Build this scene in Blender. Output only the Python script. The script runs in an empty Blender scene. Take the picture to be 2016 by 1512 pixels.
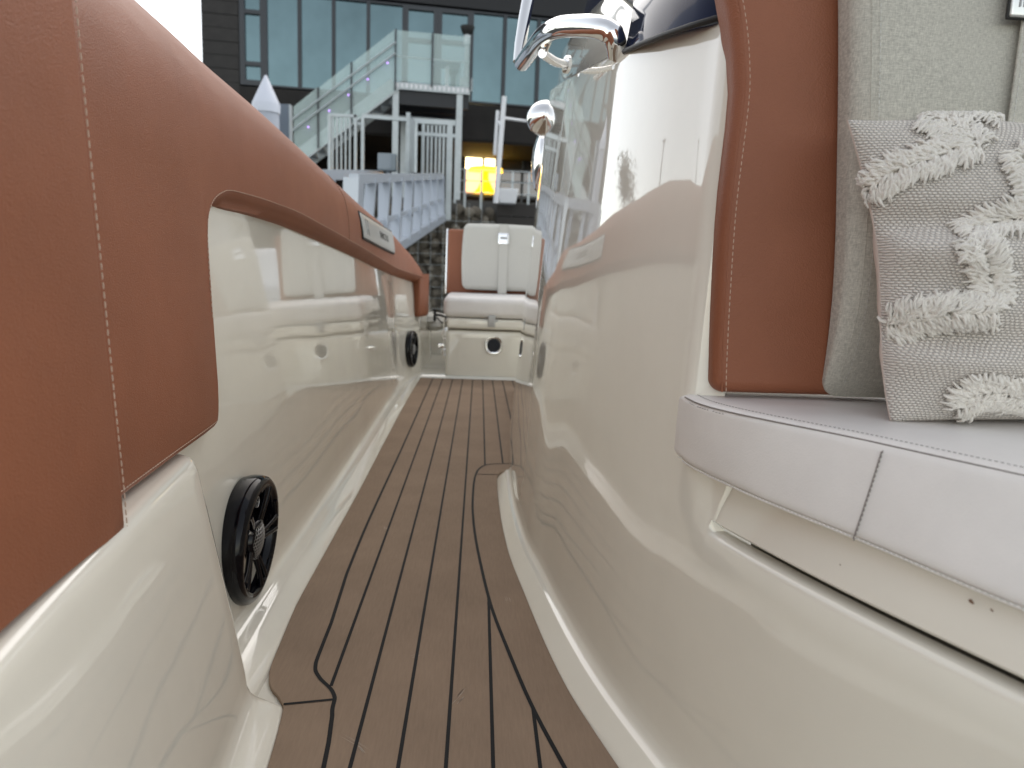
import bpy, bmesh, math, random
import numpy as np
from mathutils import Vector, Matrix, Euler
random.seed(7)
S = bpy.context.scene
COL = S.collection
rad = math.radians

# ------------------------------------------------------------------ camera
F_PX, EYE = 1400.0, 0.57
def camera_axes():
    vx, vy, roll = 944.7, 539.6, 0.03
    y = np.array([vx - 1008, 756 - vy, -F_PX]); y /= np.linalg.norm(y)
    c, s = math.cos(roll), math.sin(roll)
    x = np.array([c, -s, -(c * y[0] - s * y[1]) / y[2]]); x /= np.linalg.norm(x)
    return np.array([x, y, np.cross(x, y)])
RM = camera_axes()
cam_d = bpy.data.cameras.new('camera'); cam = bpy.data.objects.new('camera', cam_d); COL.objects.link(cam)
mw = Matrix.Identity(4)
for i in range(3):
    for j in range(3): mw[i][j] = RM[i][j]
mw.translation = Vector((0, 0, EYE)); cam.matrix_world = mw
cam_d.sensor_width = 36; cam_d.lens = 36 * F_PX / 2016
cam_d.clip_start = 0.02; cam_d.clip_end = 5000
cam_d.dof.use_dof = True; cam_d.dof.focus_distance = 0.95; cam_d.dof.aperture_fstop = 6.5
S.camera = cam

# ------------------------------------------------------------------ sky, sun, exposure
SUN_AZ, SUN_EL = 18.0, 44.0
W = bpy.data.worlds.new('World'); S.world = W; W.use_nodes = True
wn = W.node_tree.nodes; wl = W.node_tree.links
bg = wn['Background']; sky = wn.new('ShaderNodeTexSky'); sky.sky_type = 'NISHITA'
sky.sun_disc = False; sky.sun_elevation = rad(SUN_EL); sky.sun_rotation = rad(SUN_AZ)
sky.air_density = 1.0; sky.dust_density = 0.3; sky.ozone_density = 1.2
hs = wn.new('ShaderNodeHueSaturation'); hs.inputs['Saturation'].default_value = 0.42
wb = wn.new('ShaderNodeMix'); wb.data_type = 'RGBA'; wb.blend_type = 'MULTIPLY'; wb.inputs['Factor'].default_value = 1; wb.inputs[7].default_value = (1.055, 1.0, .90, 1)
wl.new(sky.outputs[0], hs.inputs['Color']); wl.new(hs.outputs[0], wb.inputs[6]); wl.new(wb.outputs[2], bg.inputs['Color'])
bg.inputs['Strength'].default_value = 0.15
sd = bpy.data.lights.new('sun', 'SUN'); sd.energy = 0.5; sd.angle = rad(80); sd.color = (1, .84, .66)
so = bpy.data.objects.new('sun', sd); COL.objects.link(so)
sdir = Vector((math.sin(rad(SUN_AZ)) * math.cos(rad(SUN_EL)), math.cos(rad(SUN_AZ)) * math.cos(rad(SUN_EL)), math.sin(rad(SUN_EL))))
so.rotation_euler = sdir.to_track_quat('Z', 'Y').to_euler()
S.view_settings.view_transform = 'Standard'; S.view_settings.look = 'None'
S.view_settings.exposure = 1.22; S.view_settings.gamma = 1
S.cycles.max_bounces = 10; S.cycles.glossy_bounces = 6; S.cycles.transparent_max_bounces = 12
S.cycles.sample_clamp_indirect = 6

# ------------------------------------------------------------------ measuring helpers (survey of the place)
def ray(px, py): return RM @ np.array([px - 1008, 756 - py, -F_PX])
def at(px, py, Y): d = ray(px, py); return Vector(np.array([0, 0, EYE]) + d * (Y / d[1]))
def on_z(px, py, z): d = ray(px, py); return Vector(np.array([0, 0, EYE]) + d * ((z - EYE) / d[2]))
def on_x(px, py, x): d = ray(px, py); return Vector(np.array([0, 0, EYE]) + d * (x / d[0]))
def curve(*pts):
    """smooth monotone interpolation through (t, value) pairs"""
    P = sorted(pts); T = np.array([p[0] for p in P], float); V = np.array([p[1] for p in P], float)
    d = np.diff(V) / np.diff(T); m = np.zeros(len(T)); m[0], m[-1] = d[0], d[-1]
    for i in range(1, len(T) - 1):
        m[i] = 0 if d[i - 1] * d[i] <= 0 else 2 * d[i - 1] * d[i] / (d[i - 1] + d[i])
    def f(t):
        if t <= T[0]: return float(V[0] + m[0] * (t - T[0]))
        if t >= T[-1]: return float(V[-1] + m[-1] * (t - T[-1]))
        i = int(np.searchsorted(T, t) - 1); h = T[i + 1] - T[i]; s = (t - T[i]) / h
        return float((2*s**3 - 3*s**2 + 1) * V[i] + (s**3 - 2*s**2 + s) * h * m[i] + (-2*s**3 + 3*s**2) * V[i+1] + (s**3 - s**2) * h * m[i+1])
    return f
def lerp(a, b, t): return a + (b - a) * t
def frange(a, b, n): return [a + (b - a) * i / n for i in range(n + 1)]

# ------------------------------------------------------------------ materials
def mat(name, col, rough=.5, metal=0., coat=0., spec=.5, bump=None, var=None, coat_r=.03, extra=None, sheen=0., trans=0., alpha=1., emit=None):
    m = bpy.data.materials.new(name); m.use_nodes = True; nt = m.node_tree; b = nt.nodes['Principled BSDF']
    b.inputs['Base Color'].default_value = (*col, 1); b.inputs['Roughness'].default_value = rough
    b.inputs['Metallic'].default_value = metal; b.inputs['Coat Weight'].default_value = coat
    b.inputs['Coat Roughness'].default_value = coat_r; b.inputs['Specular IOR Level'].default_value = spec
    b.inputs['Sheen Weight'].default_value = sheen
    b.inputs['Transmission Weight'].default_value = trans; b.inputs['Alpha'].default_value = alpha
    if emit: b.inputs['Emission Color'].default_value = (*emit[0], 1); b.inputs['Emission Strength'].default_value = emit[1]
    tc = nt.nodes.new('ShaderNodeTexCoord')
    if var:   # (scale, lo, hi): broad and fine variation of the real surface colour
        n = nt.nodes.new('ShaderNodeTexNoise'); n.inputs['Scale'].default_value = var[0]; n.inputs['Detail'].default_value = 8
        n.inputs['Roughness'].default_value = .65
        nt.links.new(tc.outputs['Object'], n.inputs['Vector'])
        mp = nt.nodes.new('ShaderNodeMapRange'); mp.inputs['From Min'].default_value = .25; mp.inputs['From Max'].default_value = .75
        mp.inputs['To Min'].default_value = var[1]; mp.inputs['To Max'].default_value = var[2]
        nt.links.new(n.outputs['Fac'], mp.inputs['Value'])
        mx = nt.nodes.new('ShaderNodeMix'); mx.data_type = 'RGBA'; mx.blend_type = 'MULTIPLY'; mx.inputs['Factor'].default_value = 1
        mx.inputs[6].default_value = (*col, 1); nt.links.new(mp.outputs[0], mx.inputs[7]); nt.links.new(mx.outputs[2], b.inputs['Base Color'])
    last = None
    for bp in (bump or []):   # (kind, scale, strength, distance)
        kind, sc, st, dist = bp
        if kind == 'noise':
            t = nt.nodes.new('ShaderNodeTexNoise'); t.inputs['Scale'].default_value = sc; t.inputs['Detail'].default_value = 3; out = t.outputs['Fac']
        elif kind == 'smooth':
            t = nt.nodes.new('ShaderNodeTexNoise'); t.inputs['Scale'].default_value = sc; t.inputs['Detail'].default_value = 0; out = t.outputs['Fac']
        else:
            t = nt.nodes.new('ShaderNodeTexVoronoi'); t.inputs['Scale'].default_value = sc; out = t.outputs['Distance']
        nt.links.new(tc.outputs['Object'], t.inputs['Vector'])
        bn = nt.nodes.new('ShaderNodeBump'); bn.inputs['Strength'].default_value = st; bn.inputs['Distance'].default_value = dist
        nt.links.new(out, bn.inputs['Height'])
        if last: nt.links.new(last.outputs[0], bn.inputs['Normal'])
        last = bn
    if last:
        nt.links.new(last.outputs[0], b.inputs['Normal'])
        nt.links.new(last.outputs[0], b.inputs['Coat Normal'])
    if extra: extra(nt, b, tc, last)
    return m
def woven(sx, sy, dark, strength, dist, axes=('X', 'Z'), brick=False):
    """woven cloth: crossing threads as bump and slight thread colour"""
    def f(nt, b, tc, last):
        sep = nt.nodes.new('ShaderNodeSeparateXYZ'); nt.links.new(tc.outputs['Object'], sep.inputs[0])
        nz = nt.nodes.new('ShaderNodeTexNoise'); nz.inputs['Scale'].default_value = 60; nt.links.new(tc.outputs['Object'], nz.inputs['Vector'])
        def m(op, a, c, c2=None):
            n = nt.nodes.new('ShaderNodeMath'); n.operation = op
            for k, v in enumerate((a, c)):
                if v is None: continue
                if isinstance(v, (int, float)): n.inputs[k].default_value = v
                else: nt.links.new(v, n.inputs[k])
            return n.outputs[0]
        u = m('ADD', m('MULTIPLY', sep.outputs[axes[0]], sx), m('MULTIPLY', nz.outputs['Fac'], 1.2))
        v = m('ADD', m('MULTIPLY', sep.outputs[axes[1]], sy), m('MULTIPLY', nz.outputs['Fac'], 1.2))
        row = m('MODULO', m('FLOOR', v, None), 2.0)
        u2 = m('ADD', u, m('MULTIPLY', m('ABSOLUTE', row, None), .5))
        su = m('ABSOLUTE', m('SINE', m('MULTIPLY', u2, math.pi), None), None)
        sv = m('ABSOLUTE', m('SINE', m('MULTIPLY', v, math.pi), None), None)
        h = m('POWER', m('MULTIPLY', su, sv), .6)
        bn = nt.nodes.new('ShaderNodeBump'); bn.inputs['Strength'].default_value = strength; bn.inputs['Distance'].default_value = dist
        nt.links.new(h, bn.inputs['Height'])
        if last: nt.links.new(last.outputs[0], bn.inputs['Normal'])
        nt.links.new(bn.outputs[0], b.inputs['Normal'])
        c = b.inputs['Base Color'].default_value[:3]
        mx = nt.nodes.new('ShaderNodeMix'); mx.data_type = 'RGBA'
        mx.inputs[6].default_value = (c[0]*dark, c[1]*dark, c[2]*dark, 1); mx.inputs[7].default_value = (*c, 1)
        nt.links.new(h, mx.inputs['Factor']); nt.links.new(mx.outputs[2], b.inputs['Base Color'])
    return f
def heather(scale, lo, hi, stretch=(1, 1, 8)):
    def f(nt, b, tc, last):
        c = b.inputs['Base Color'].default_value[:3]; prev = None
        for st in (stretch, (stretch[2], stretch[1], stretch[0])):
            mpg = nt.nodes.new('ShaderNodeMapping'); mpg.inputs['Scale'].default_value = st
            nt.links.new(tc.outputs['Object'], mpg.inputs['Vector'])
            n = nt.nodes.new('ShaderNodeTexNoise'); n.inputs['Scale'].default_value = scale; n.inputs['Detail'].default_value = 3
            nt.links.new(mpg.outputs[0], n.inputs['Vector'])
            if prev is None: prev = n.outputs['Fac']
            else:
                a = nt.nodes.new('ShaderNodeMath'); a.operation = 'ADD'; nt.links.new(prev, a.inputs[0]); nt.links.new(n.outputs['Fac'], a.inputs[1]); prev = a.outputs[0]
        mr = nt.nodes.new('ShaderNodeMapRange'); mr.inputs['From Min'].default_value = .7; mr.inputs['From Max'].default_value = 1.3
        mr.inputs['To Min'].default_value = lo; mr.inputs['To Max'].default_value = hi; nt.links.new(prev, mr.inputs['Value'])
        mx = nt.nodes.new('ShaderNodeMix'); mx.data_type = 'RGBA'; mx.blend_type = 'MULTIPLY'; mx.inputs['Factor'].default_value = 1
        mx.inputs[6].default_value = (*c, 1); nt.links.new(mr.outputs[0], mx.inputs[7]); nt.links.new(mx.outputs[2], b.inputs['Base Color'])
        bn = nt.nodes.new('ShaderNodeBump'); bn.inputs['Strength'].default_value = .35; bn.inputs['Distance'].default_value = .0006
        nt.links.new(prev, bn.inputs['Height']); nt.links.new(bn.outputs[0], b.inputs['Normal'])
    return f
def brushed_grain(sc, lo, hi, stretch):
    def f(nt, b, tc, last):
        c = b.inputs['Base Color'].default_value[:3]
        mpg = nt.nodes.new('ShaderNodeMapping'); mpg.inputs['Scale'].default_value = stretch
        nt.links.new(tc.outputs['Object'], mpg.inputs['Vector'])
        n = nt.nodes.new('ShaderNodeTexNoise'); n.inputs['Scale'].default_value = sc; n.inputs['Detail'].default_value = 5; n.inputs['Roughness'].default_value = .7
        nt.links.new(mpg.outputs[0], n.inputs['Vector'])
        n2 = nt.nodes.new('ShaderNodeTexNoise'); n2.inputs['Scale'].default_value = 7; n2.inputs['Detail'].default_value = 6
        nt.links.new(tc.outputs['Object'], n2.inputs['Vector'])
        ad = nt.nodes.new('ShaderNodeMath'); ad.operation = 'ADD'; nt.links.new(n.outputs['Fac'], ad.inputs[0]); nt.links.new(n2.outputs['Fac'], ad.inputs[1])
        mr = nt.nodes.new('ShaderNodeMapRange'); mr.inputs['From Min'].default_value = .65; mr.inputs['From Max'].default_value = 1.35
        mr.inputs['To Min'].default_value = lo; mr.inputs['To Max'].default_value = hi; nt.links.new(ad.outputs[0], mr.inputs['Value'])
        mx = nt.nodes.new('ShaderNodeMix'); mx.data_type = 'RGBA'; mx.blend_type = 'MULTIPLY'; mx.inputs['Factor'].default_value = 1
        mx.inputs[6].default_value = (*c, 1); nt.links.new(mr.outputs[0], mx.inputs[7]); nt.links.new(mx.outputs[2], b.inputs['Base Color'])
        bn = nt.nodes.new('ShaderNodeBump'); bn.inputs['Strength'].default_value = .3; bn.inputs['Distance'].default_value = .0005
        nt.links.new(n.outputs['Fac'], bn.inputs['Height']); nt.links.new(bn.outputs[0], b.inputs['Normal'])
    return f

GEL = mat('gelcoat', (.82, .79, .70), .05, coat=.8, bump=[('smooth', 3.6, 1, .0016), ('smooth', 11, 1, .00022)], var=(9, .97, 1.02), coat_r=.02)
GELW = mat('gelcoat_sole', (.78, .765, .70), .12, coat=.6, bump=[('smooth', 12, 1, .0012)], var=(14, .94, 1.02))
TEAK = mat('synthetic_teak', (.27, .198, .143), .78, spec=.15, extra=brushed_grain(260, .86, 1.13, (1, .10, 1)))
CAULK = mat('black_caulking', (.009, .0095, .011), .6, spec=.15)
TAN = mat('tan_leather', (.272, .094, .045), .5, spec=.42, bump=[('voronoi', 620, .6, .0006), ('noise', 38, .25, .0010), ('smooth', 14, 1, .0016), ('noise', 90, .3, .0005)], var=(5, .88, 1.10))
TAND = mat('tan_leather_edge', (.272, .094, .045), .52, spec=.42, bump=[('voronoi', 620, .35, .0005), ('smooth', 38, 1, .0022)])
WLEA = mat('white_leather', (.80, .775, .745), .42, spec=.45, bump=[('voronoi', 560, .25, .0005), ('smooth', 22, 1, .0018)], var=(13, .93, 1.03))
GREYF = mat('grey_woven_fabric', (.54, .525, .465), .9, spec=.2, sheen=.2, extra=heather(210, .68, 1.22))
PALEF = mat('pale_woven_fabric', (.60, .59, .55), .9, spec=.2, extra=heather(260, .85, 1.1))
PILF = mat('cream_knit', (.90, .835, .765), .92, spec=.15, sheen=.25, extra=woven(250, 400, .68, 1., .0022))
PILB = mat('cream_cotton_back', (.72, .64, .58), .9, spec=.15, bump=[('noise', 500, .3, .0005)])
TUFT = mat('cotton_yarn', (.80, .765, .71), .95, spec=.1, sheen=.3, var=(70, .84, 1.05))
THREAD = mat('pale_thread', (.56, .42, .33), .7)
THREADG = mat('grey_thread', (.25, .225, .21), .7)
THREADW = mat('light_thread', (.60, .60, .57), .8)
CHROME = mat('polished_steel', (.80, .80, .80), .06, metal=1.)
SATIN = mat('satin_steel', (.62, .63, .62), .3, metal=1.)
BLACKG = mat('black_gloss_plastic', (.003, .003, .005), .09, spec=.25)
BLACKM = mat('black_rubber', (.012, .012, .012), .55)
MESHG = mat('grey_grille_mesh', (.34, .34, .34), .35, metal=.8)
NAVY = mat('smoked_windscreen', (.012, .017, .042), .08, spec=.08)
INK = mat('dark_engraving', (.05, .05, .05), .5)
INKL = mat('light_engraving', (.36, .37, .38), .5)

# ------------------------------------------------------------------ mesh builder
class MB:
    def __init__(s): s.v = []; s.f = []; s.m = []
    def add(s, vs, fs, mi=0):
        o = len(s.v); s.v += [tuple(p) for p in vs]; s.f += [tuple(o + i for i in f) for f in fs]; s.m += [mi] * len(fs)
    def loft(s, rows, mi=0, closed=False, flip=False):
        n = len(rows[0]); vs = [p for r in rows for p in r]; fs = []
        for i in range(len(rows) - 1):
            for j in range(n if closed else n - 1):
                a, b = i * n + j, i * n + (j + 1) % n
                q = (a, b, b + n, a + n); fs.append(q[::-1] if flip else q)
        s.add(vs, fs, mi)
    def tube(s, pts, r, n=10, mi=0, cap=True):
        P = [Vector(p) for p in pts]; k = len(P); R_ = r if isinstance(r, (list, tuple)) else [r] * k
        T = [(P[min(i + 1, k - 1)] - P[max(i - 1, 0)]).normalized() for i in range(k)]
        u = T[0].orthogonal().normalized(); rows = []
        for i in range(k):
            u = (u - T[i] * u.dot(T[i]))
            u = u.normalized() if u.length > 1e-6 else T[i].orthogonal().normalized()
            w = T[i].cross(u)
            rows.append([P[i] + (u * math.cos(2*math.pi*j/n) + w * math.sin(2*math.pi*j/n)) * R_[i] for j in range(n)])
        s.loft(rows, mi, True)
        if cap:
            o = len(s.v) - n * k
            s.f.append(tuple(o + j for j in range(n))[::-1]); s.m.append(mi)
            s.f.append(tuple(o + n * (k - 1) + j for j in range(n))); s.m.append(mi)
    def box(s, c, size, rot=None, mi=0):
        c = Vector(c); h = Vector(size) / 2; R_ = (rot.to_matrix() if hasattr(rot, 'to_matrix') else rot) if rot is not None else Matrix.Identity(3)
        vs = [c + R_ @ Vector((x * h.x, y * h.y, z * h.z)) for x in (-1, 1) for y in (-1, 1) for z in (-1, 1)]
        s.add(vs, [(0, 1, 3, 2), (4, 6, 7, 5), (0, 4, 5, 1), (2, 3, 7, 6), (0, 2, 6, 4), (1, 5, 7, 3)], mi)
    def bar(s, a, b, w, d, up=(0, 0, 1), mi=0):
        a, b = Vector(a), Vector(b); z = (b - a); L = z.length; z.normalize(); x = Vector(up).cross(z)
        x = x.normalized() if x.length > 1e-5 else Vector((1, 0, 0)); y = z.cross(x)
        s.box((a + b) / 2, (w, d, L), Matrix((x, y, z)).transposed(), mi)
    def rbox(s, lo, hi, r, warp=None, puff=(0, 0, 0), mid=8, edge=5, mi=0):
        """soft-edged block between lo and hi, optionally puffed and warped"""
        lo, hi = np.array(lo, float), np.array(hi, float); c = (lo + hi) / 2; h = (hi - lo) / 2; r = min(r, *(h * .999))
        def coords(k):
            e = [-h[k] + r * t / edge for t in range(edge)]; m_ = [-(h[k] - r) + 2 * (h[k] - r) * t / mid for t in range(mid + 1)]
            return e + m_ + [-t for t in e[::-1]]
        cs = [coords(k) for k in range(3)]
        for ax in range(3):
            a, b = [(1, 2), (2, 0), (0, 1)][ax]
            for sg in (-1, 1):
                rows = []
                for va in cs[a]:
                    row = []
                    for vb in cs[b]:
                        p = np.zeros(3); p[ax] = sg * h[ax]; p[a] = va; p[b] = vb
                        q = np.clip(p, -(h - r), h - r); d = p - q; L = np.linalg.norm(d)
                        nrm = d / L; pp = q + nrm * r
                        t = pp / h
                        for k in range(3):
                            o = [i for i in range(3) if i != k]
                            pp[k] += np.sign(nrm[k]) * abs(nrm[k]) * puff[k] * (1 - t[o[0]]**2) * (1 - t[o[1]]**2)
                        pp = pp + c
                        row.append(warp(*pp) if warp else tuple(pp))
                    rows.append(row)
                s.loft(rows, mi, flip=(sg < 0))
    def stitches(s, pts, step=.007, ln=.0045, r=.0006, mi=1, lift=None):
        P = [Vector(p) for p in pts]; d = 0.; nxt = 0.
        for a, b in zip(P[:-1], P[1:]):
            L = (b - a).length
            if L < 1e-7: continue
            while nxt <= d + L:
                t = (nxt - d) / L; p = a.lerp(b, t); t_ = (b - a).normalized()
                o = lift(p) if lift else Vector()
                s.tube([p - t_ * ln / 2 + o * .4, p + o, p + t_ * ln / 2 + o * .4], [r * .6, r, r * .6], 5, mi)
                nxt += step
            d += L
    def lathe(s, prof, M_=None, n=32, mi=0):
        M_ = M_ or Matrix.Identity(4)
        rows = [[M_ @ Vector((r * math.cos(2*math.pi*j/n), r * math.sin(2*math.pi*j/n), z)) for j in range(n)] for r, z in prof]
        s.loft(rows, mi, True)
    def build(s, name, mats, parent=None, smooth=40, weld=1e-5, loc=None):
        me = bpy.data.meshes.new(name); bm = bmesh.new()
        vs = [bm.verts.new(p) for p in s.v]
        for f, mi in zip(s.f, s.m):
            try:
                fc = bm.faces.new([vs[i] for i in f]); fc.material_index = mi; fc.smooth = True
            except ValueError: pass
        if weld: bmesh.ops.remove_doubles(bm, verts=bm.verts, dist=weld)
        bmesh.ops.recalc_face_normals(bm, faces=bm.faces)
        if loc is not None: bmesh.ops.translate(bm, verts=bm.verts, vec=-Vector(loc))
        bm.to_mesh(me); bm.free()
        for m in (mats if isinstance(mats, (list, tuple)) else [mats]): me.materials.append(m)
        if smooth: me.set_sharp_from_angle(angle=rad(smooth))
        else:
            for p in me.polygons: p.use_smooth = False
        o = bpy.data.objects.new(name, me); COL.objects.link(o)
        if loc is not None: o.location = loc
        if parent: o.parent = parent
        return o
def tag(o, label=None, cat=None, group=None, kind=None):
    for k, v in (('label', label), ('category', cat), ('group', group), ('kind', kind)):
        if v: o[k] = v
    return o
def thing(name, label, cat, loc=(0, 0, 0), group=None):
    o = bpy.data.objects.new(name, None); o.empty_display_size = .1; COL.objects.link(o); o.location = loc
    return tag(o, label, cat, group)
def letters(name, body, m, size, matrix, parent=None, depth=.0006, align='CENTER'):
    cu = bpy.data.curves.new(name, 'FONT'); cu.body = body; cu.size = size; cu.extrude = depth; cu.align_x = align; cu.align_y = 'CENTER'
    t = bpy.data.objects.new(name, cu); COL.objects.link(t); bpy.context.view_layer.update()
    dg = bpy.context.evaluated_depsgraph_get(); me = bpy.data.meshes.new_from_object(t.evaluated_get(dg)); bpy.data.objects.remove(t)
    me.materials.clear(); me.materials.append(m)
    o = bpy.data.objects.new(name, me); COL.objects.link(o); o.matrix_world = matrix
    if parent: o.parent = parent
    return o

# ================================================================== THE BOAT
boat = thing('motor_boat', 'cream motor boat with teak side deck, tan leather trim and white cushions', 'boat')

# --- plan curves of the side deck (metres, y runs aft)
deck_l = curve((.2, -.18), (.6, -.212), (.752, -.227), (.867, -.240), (.895, -.255), (.912, -.268), (.935, -.278), (.965, -.284), (1.02, -.288), (1.2, -.297), (1.7, -.297), (2.3, -.303), (3.3, -.309), (3.86, -.306))
deck_r0 = curve((.2, .34), (.35, .288), (.55, .235), (.754, .182), (.817, .165), (.914, .141), (1.033, .121), (1.211, .099), (1.375, .080), (1.452, .074), (1.65, .066), (1.825, .064), (1.95, .066), (1.99, .070), (2.015, .079), (2.03, .096), (2.036, .109), (2.1, .109), (2.65, .139), (3.518, .195), (3.86, .216))
wall_b = curve((.2, .46), (.3, .41), (.44, .345), (.57, .290), (.72, .240), (.781, .222), (.862, .200), (.997, .174), (1.144, .152), (1.257, .138), (1.4, .119), (1.7, .106), (2.13, .109), (2.65, .138), (3.5, .195), (3.86, .216))
def deck_r(y): return min(deck_r0(y), wall_b(y) + .002)

# --- teak side deck
mb = MB()
ys = sorted(set(frange(.22, .85, 14) + frange(.85, 1.0, 16) + frange(1.0, 1.95, 24) + frange(1.95, 2.06, 26) + frange(2.06, 3.86, 24)))
rows = []
for y in ys:
    l, r = deck_l(y), deck_r(y)
    rows.append([(l, y, -.0055), (l, y, -.0008), (l + .001, y, 0)] + [(lerp(l + .001, r - .001, t), y, 0) for t in frange(0, 1, 6)[1:-1]] + [(r - .001, y, 0), (r, y, -.0008), (r, y, -.0055)])
mb.loft(rows)
def strip(pts, w=.0052, z=.0006):
    P = [Vector((p[0], p[1], 0)) for p in pts]; rows = []
    for i, p in enumerate(P):
        t = (P[min(i + 1, len(P) - 1)] - P[max(i - 1, 0)]).normalized(); n = Vector((-t.y, t.x, 0)) * w / 2
        rows.append([(p.x - n.x, p.y - n.y, z), (p.x + n.x, p.y + n.y, z)])
    mb.loft(rows, 1)
def smooth_path(pts, n=14):
    P = [Vector((p[0], p[1], 0)) for p in pts]; out = []
    for i in range(len(P) - 1):
        a, b, c, d = P[max(i - 1, 0)], P[i], P[i + 1], P[min(i + 2, len(P) - 1)]
        for k in range(n):
            t = k / n
            out.append(.5 * ((2 * b) + (-a + c) * t + (2*a - 5*b + 4*c - d) * t*t + (-a + 3*b - 3*c + d) * t**3))
    return out + [P[-1]]
def plank_x(k, y): return lerp(-.133 + .0553 * (k - 3), -.239 + .0543 * (k - 1), (y - .753) / 3.0)
edge_l = curve((.22, -.14), (.6, -.155), (.753, -.163), (.839, -.171), (.868, -.176), (.886, -.177), (.905, -.184), (.937, -.208), (.959, -.219), (.983, -.2225), (1.1, -.2245), (1.288, -.2345), (1.6, -.2385), (2.3, -.2365), (3.855, -.238))
edge_r = curve((.22, .25), (.4, .205), (.6, .157), (.754, .117), (.875, .087), (1.003, .063), (1.171, .036), (1.372, .0165), (1.484, .008), (1.6, .002), (1.72, -.001), (1.857, 0.0), (1.95, .003), (1.99, .0065))
strip([(edge_l(y), y) for y in frange(.22, .85, 12) + frange(.85, 1.0, 30)[1:] + frange(1.0, 3.855, 30)[1:]], .0056)
cap = smooth_path([(edge_r(1.95), 1.95), (.0065, 1.99), (.014, 2.04), (.032, 2.085), (.062, 2.105), (.110, 2.112)])
strip([(edge_r(y), y) for y in frange(.22, 1.95, 60)], .0056, .0007); strip(cap, .0056, .0007)
strip([(.0062, 1.985), (.070, 1.988)], .0038, .0009)
strip([(deck_l(.874) + .001, .874), (edge_l(.886), .886)], .0042, .0009)
for k in range(2, 13):
    pts = []
    for y in frange(.22, 3.855, 240):
        x = plank_x(k, y)
        lim = deck_r(y) - .003
        inner = x > edge_l(y) - .001 and x < lim
        if y < 1.99 and x > edge_r(y) + .001: inner = False
        if 1.99 <= y < 2.106 and x > .010:
            ycap = min(p.y for p in cap if abs(p.x - x) < .004) if any(abs(p.x - x) < .004 for p in cap) else 2.11
            if y < ycap: inner = False
        if inner: pts.append((x, y))
        else:
            if len(pts) > 2: strip(pts, .0048)
            pts = []
    if len(pts) > 2: strip(pts, .0048)
srng = random.Random(11)
for px, py, L, a in ((905, 1365, .030, 1.2), (900, 1380, .022, 1.1), (695, 1462, .045, 2.5), (712, 1475, .018, 2.2), (760, 1040, .02, 1.6), (930, 990, .03, 1.4), (1000, 1180, .02, 1.7), (820, 1290, .015, .6)):
    p = on_z(px, py, 0); d = Vector((math.cos(a), math.sin(a), 0)) * L / 2; n_ = Vector((-d.y, d.x, 0)).normalized()
    for q in range(3):
        c = p + n_ * srng.uniform(-.004, .004) + d * srng.uniform(-.4, .4); w = srng.uniform(.0003, .0007)
        mb.add([c - d, c - d * .3 + n_ * w, c + d, c + d * .2 - n_ * w], [(0, 3, 2, 1)], 2); 
        for k_ in range(4): mb.v[-1 - k_] = (*mb.v[-1 - k_][:2], .0004)
mb.build('teak_deck', [TEAK, CAULK, mat('deck_scuff', (.42, .35, .29), .8)], boat, 30)

# --- hull liner: moulding at the deck edge, inner side, coaming and outer topside
wall_w = curve((.5, -.362), (1.2, -.362), (2.2, -.366), (2.9, -.372), (3.3, -.372), (3.5, -.362), (3.7, -.338), (3.92, -.305))
top_z = curve((.2, .90), (1.0, .90), (1.2, .888), (1.7, .86), (2.5, .815), (3.1, .785), (3.4, .755), (3.6, .71), (3.8, .645), (3.95, .56), (4.1, .52))
low_z = curve((.2, .675), (1.1, .675), (1.4, .672), (1.7, .660), (2.1, .640), (2.6, .612), (3.1, .583), (3.5, .560), (3.7, .545), (3.95, .520))
out_x = curve((.2, -.50), (2.5, -.50), (3.2, -.485), (3.6, -.45), (3.95, -.40), (4.3, -.36), (4.8, -.33))
mb = MB(); rows = []
for y in sorted(set(frange(.80, 3.3, 34) + frange(3.3, 3.92, 20))):
    t, w = deck_l(max(y, .97)), wall_w(y); zl = low_z(y)
    wt = w - .036; k = .52 + .25 * min(1, max(0, (3.5 - y) / .5))
    rows.append([(t + .03, y, -.006), (t + .0015, y, -.006), (t - .001, y, -.001), (t - .003, y, .002), (lerp(t, w, .44), y, .0185), (lerp(t, w, .485), y, .0202), (lerp(t, w, .53), y, .0205), (lerp(t, w, .70), y, .0212),
                 (lerp(t, w, .82), y, .0245), (lerp(t, w, .91), y, .034), (lerp(t, w, .97), y, .050), (w, y, .075), (lerp(w, wt, .12), y, .14), (lerp(w, wt, .35), y, .28), (lerp(w, wt, .7), y, .46), (wt, y, zl + .02)])
mb.loft(rows)
# aft end return of the inner side, flush with the teak
y = 3.92; col = rows[-1][1:]
mb.loft([[p for p in col], [(p[0] - .01, y + .02, p[2]) for p in col], [(p[0] - .15, y + .03, p[2]) for p in col]])
rows = []
for y in frange(.0, 3.95, 30):
    zt = top_z(y); ox = out_x(y)
    rows.append([(ox + .03, y, zt - .07), (ox, y, zt - .055), (ox - .012, y, zt - .09), (ox - .02, y, zt - .3), (ox + .05, y, .1), (ox + .16, y, -.3)])
mb.loft(rows)
# quarter coaming sweeping down aft
rows = []
for t in frange(0, 1, 16):
    y = lerp(3.93, 4.75, t); zt = lerp(.61, .33, t**1.5); xi = lerp(-.315, -.265, min(1, t * 1.4)) ; 
    rows.append([(xi - .03, y, .0), (xi - .035, y, zt * .5), (xi - .04, y, zt - .05), (xi - .05, y, zt - .015), (xi - .075, y, zt), (xi - .11, y, zt - .01), (xi - .14, y, zt - .08), (xi - .15, y, -.3)])
mb.loft(rows)
liner = mb.build('hull_liner', GEL, boat, 50)

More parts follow.
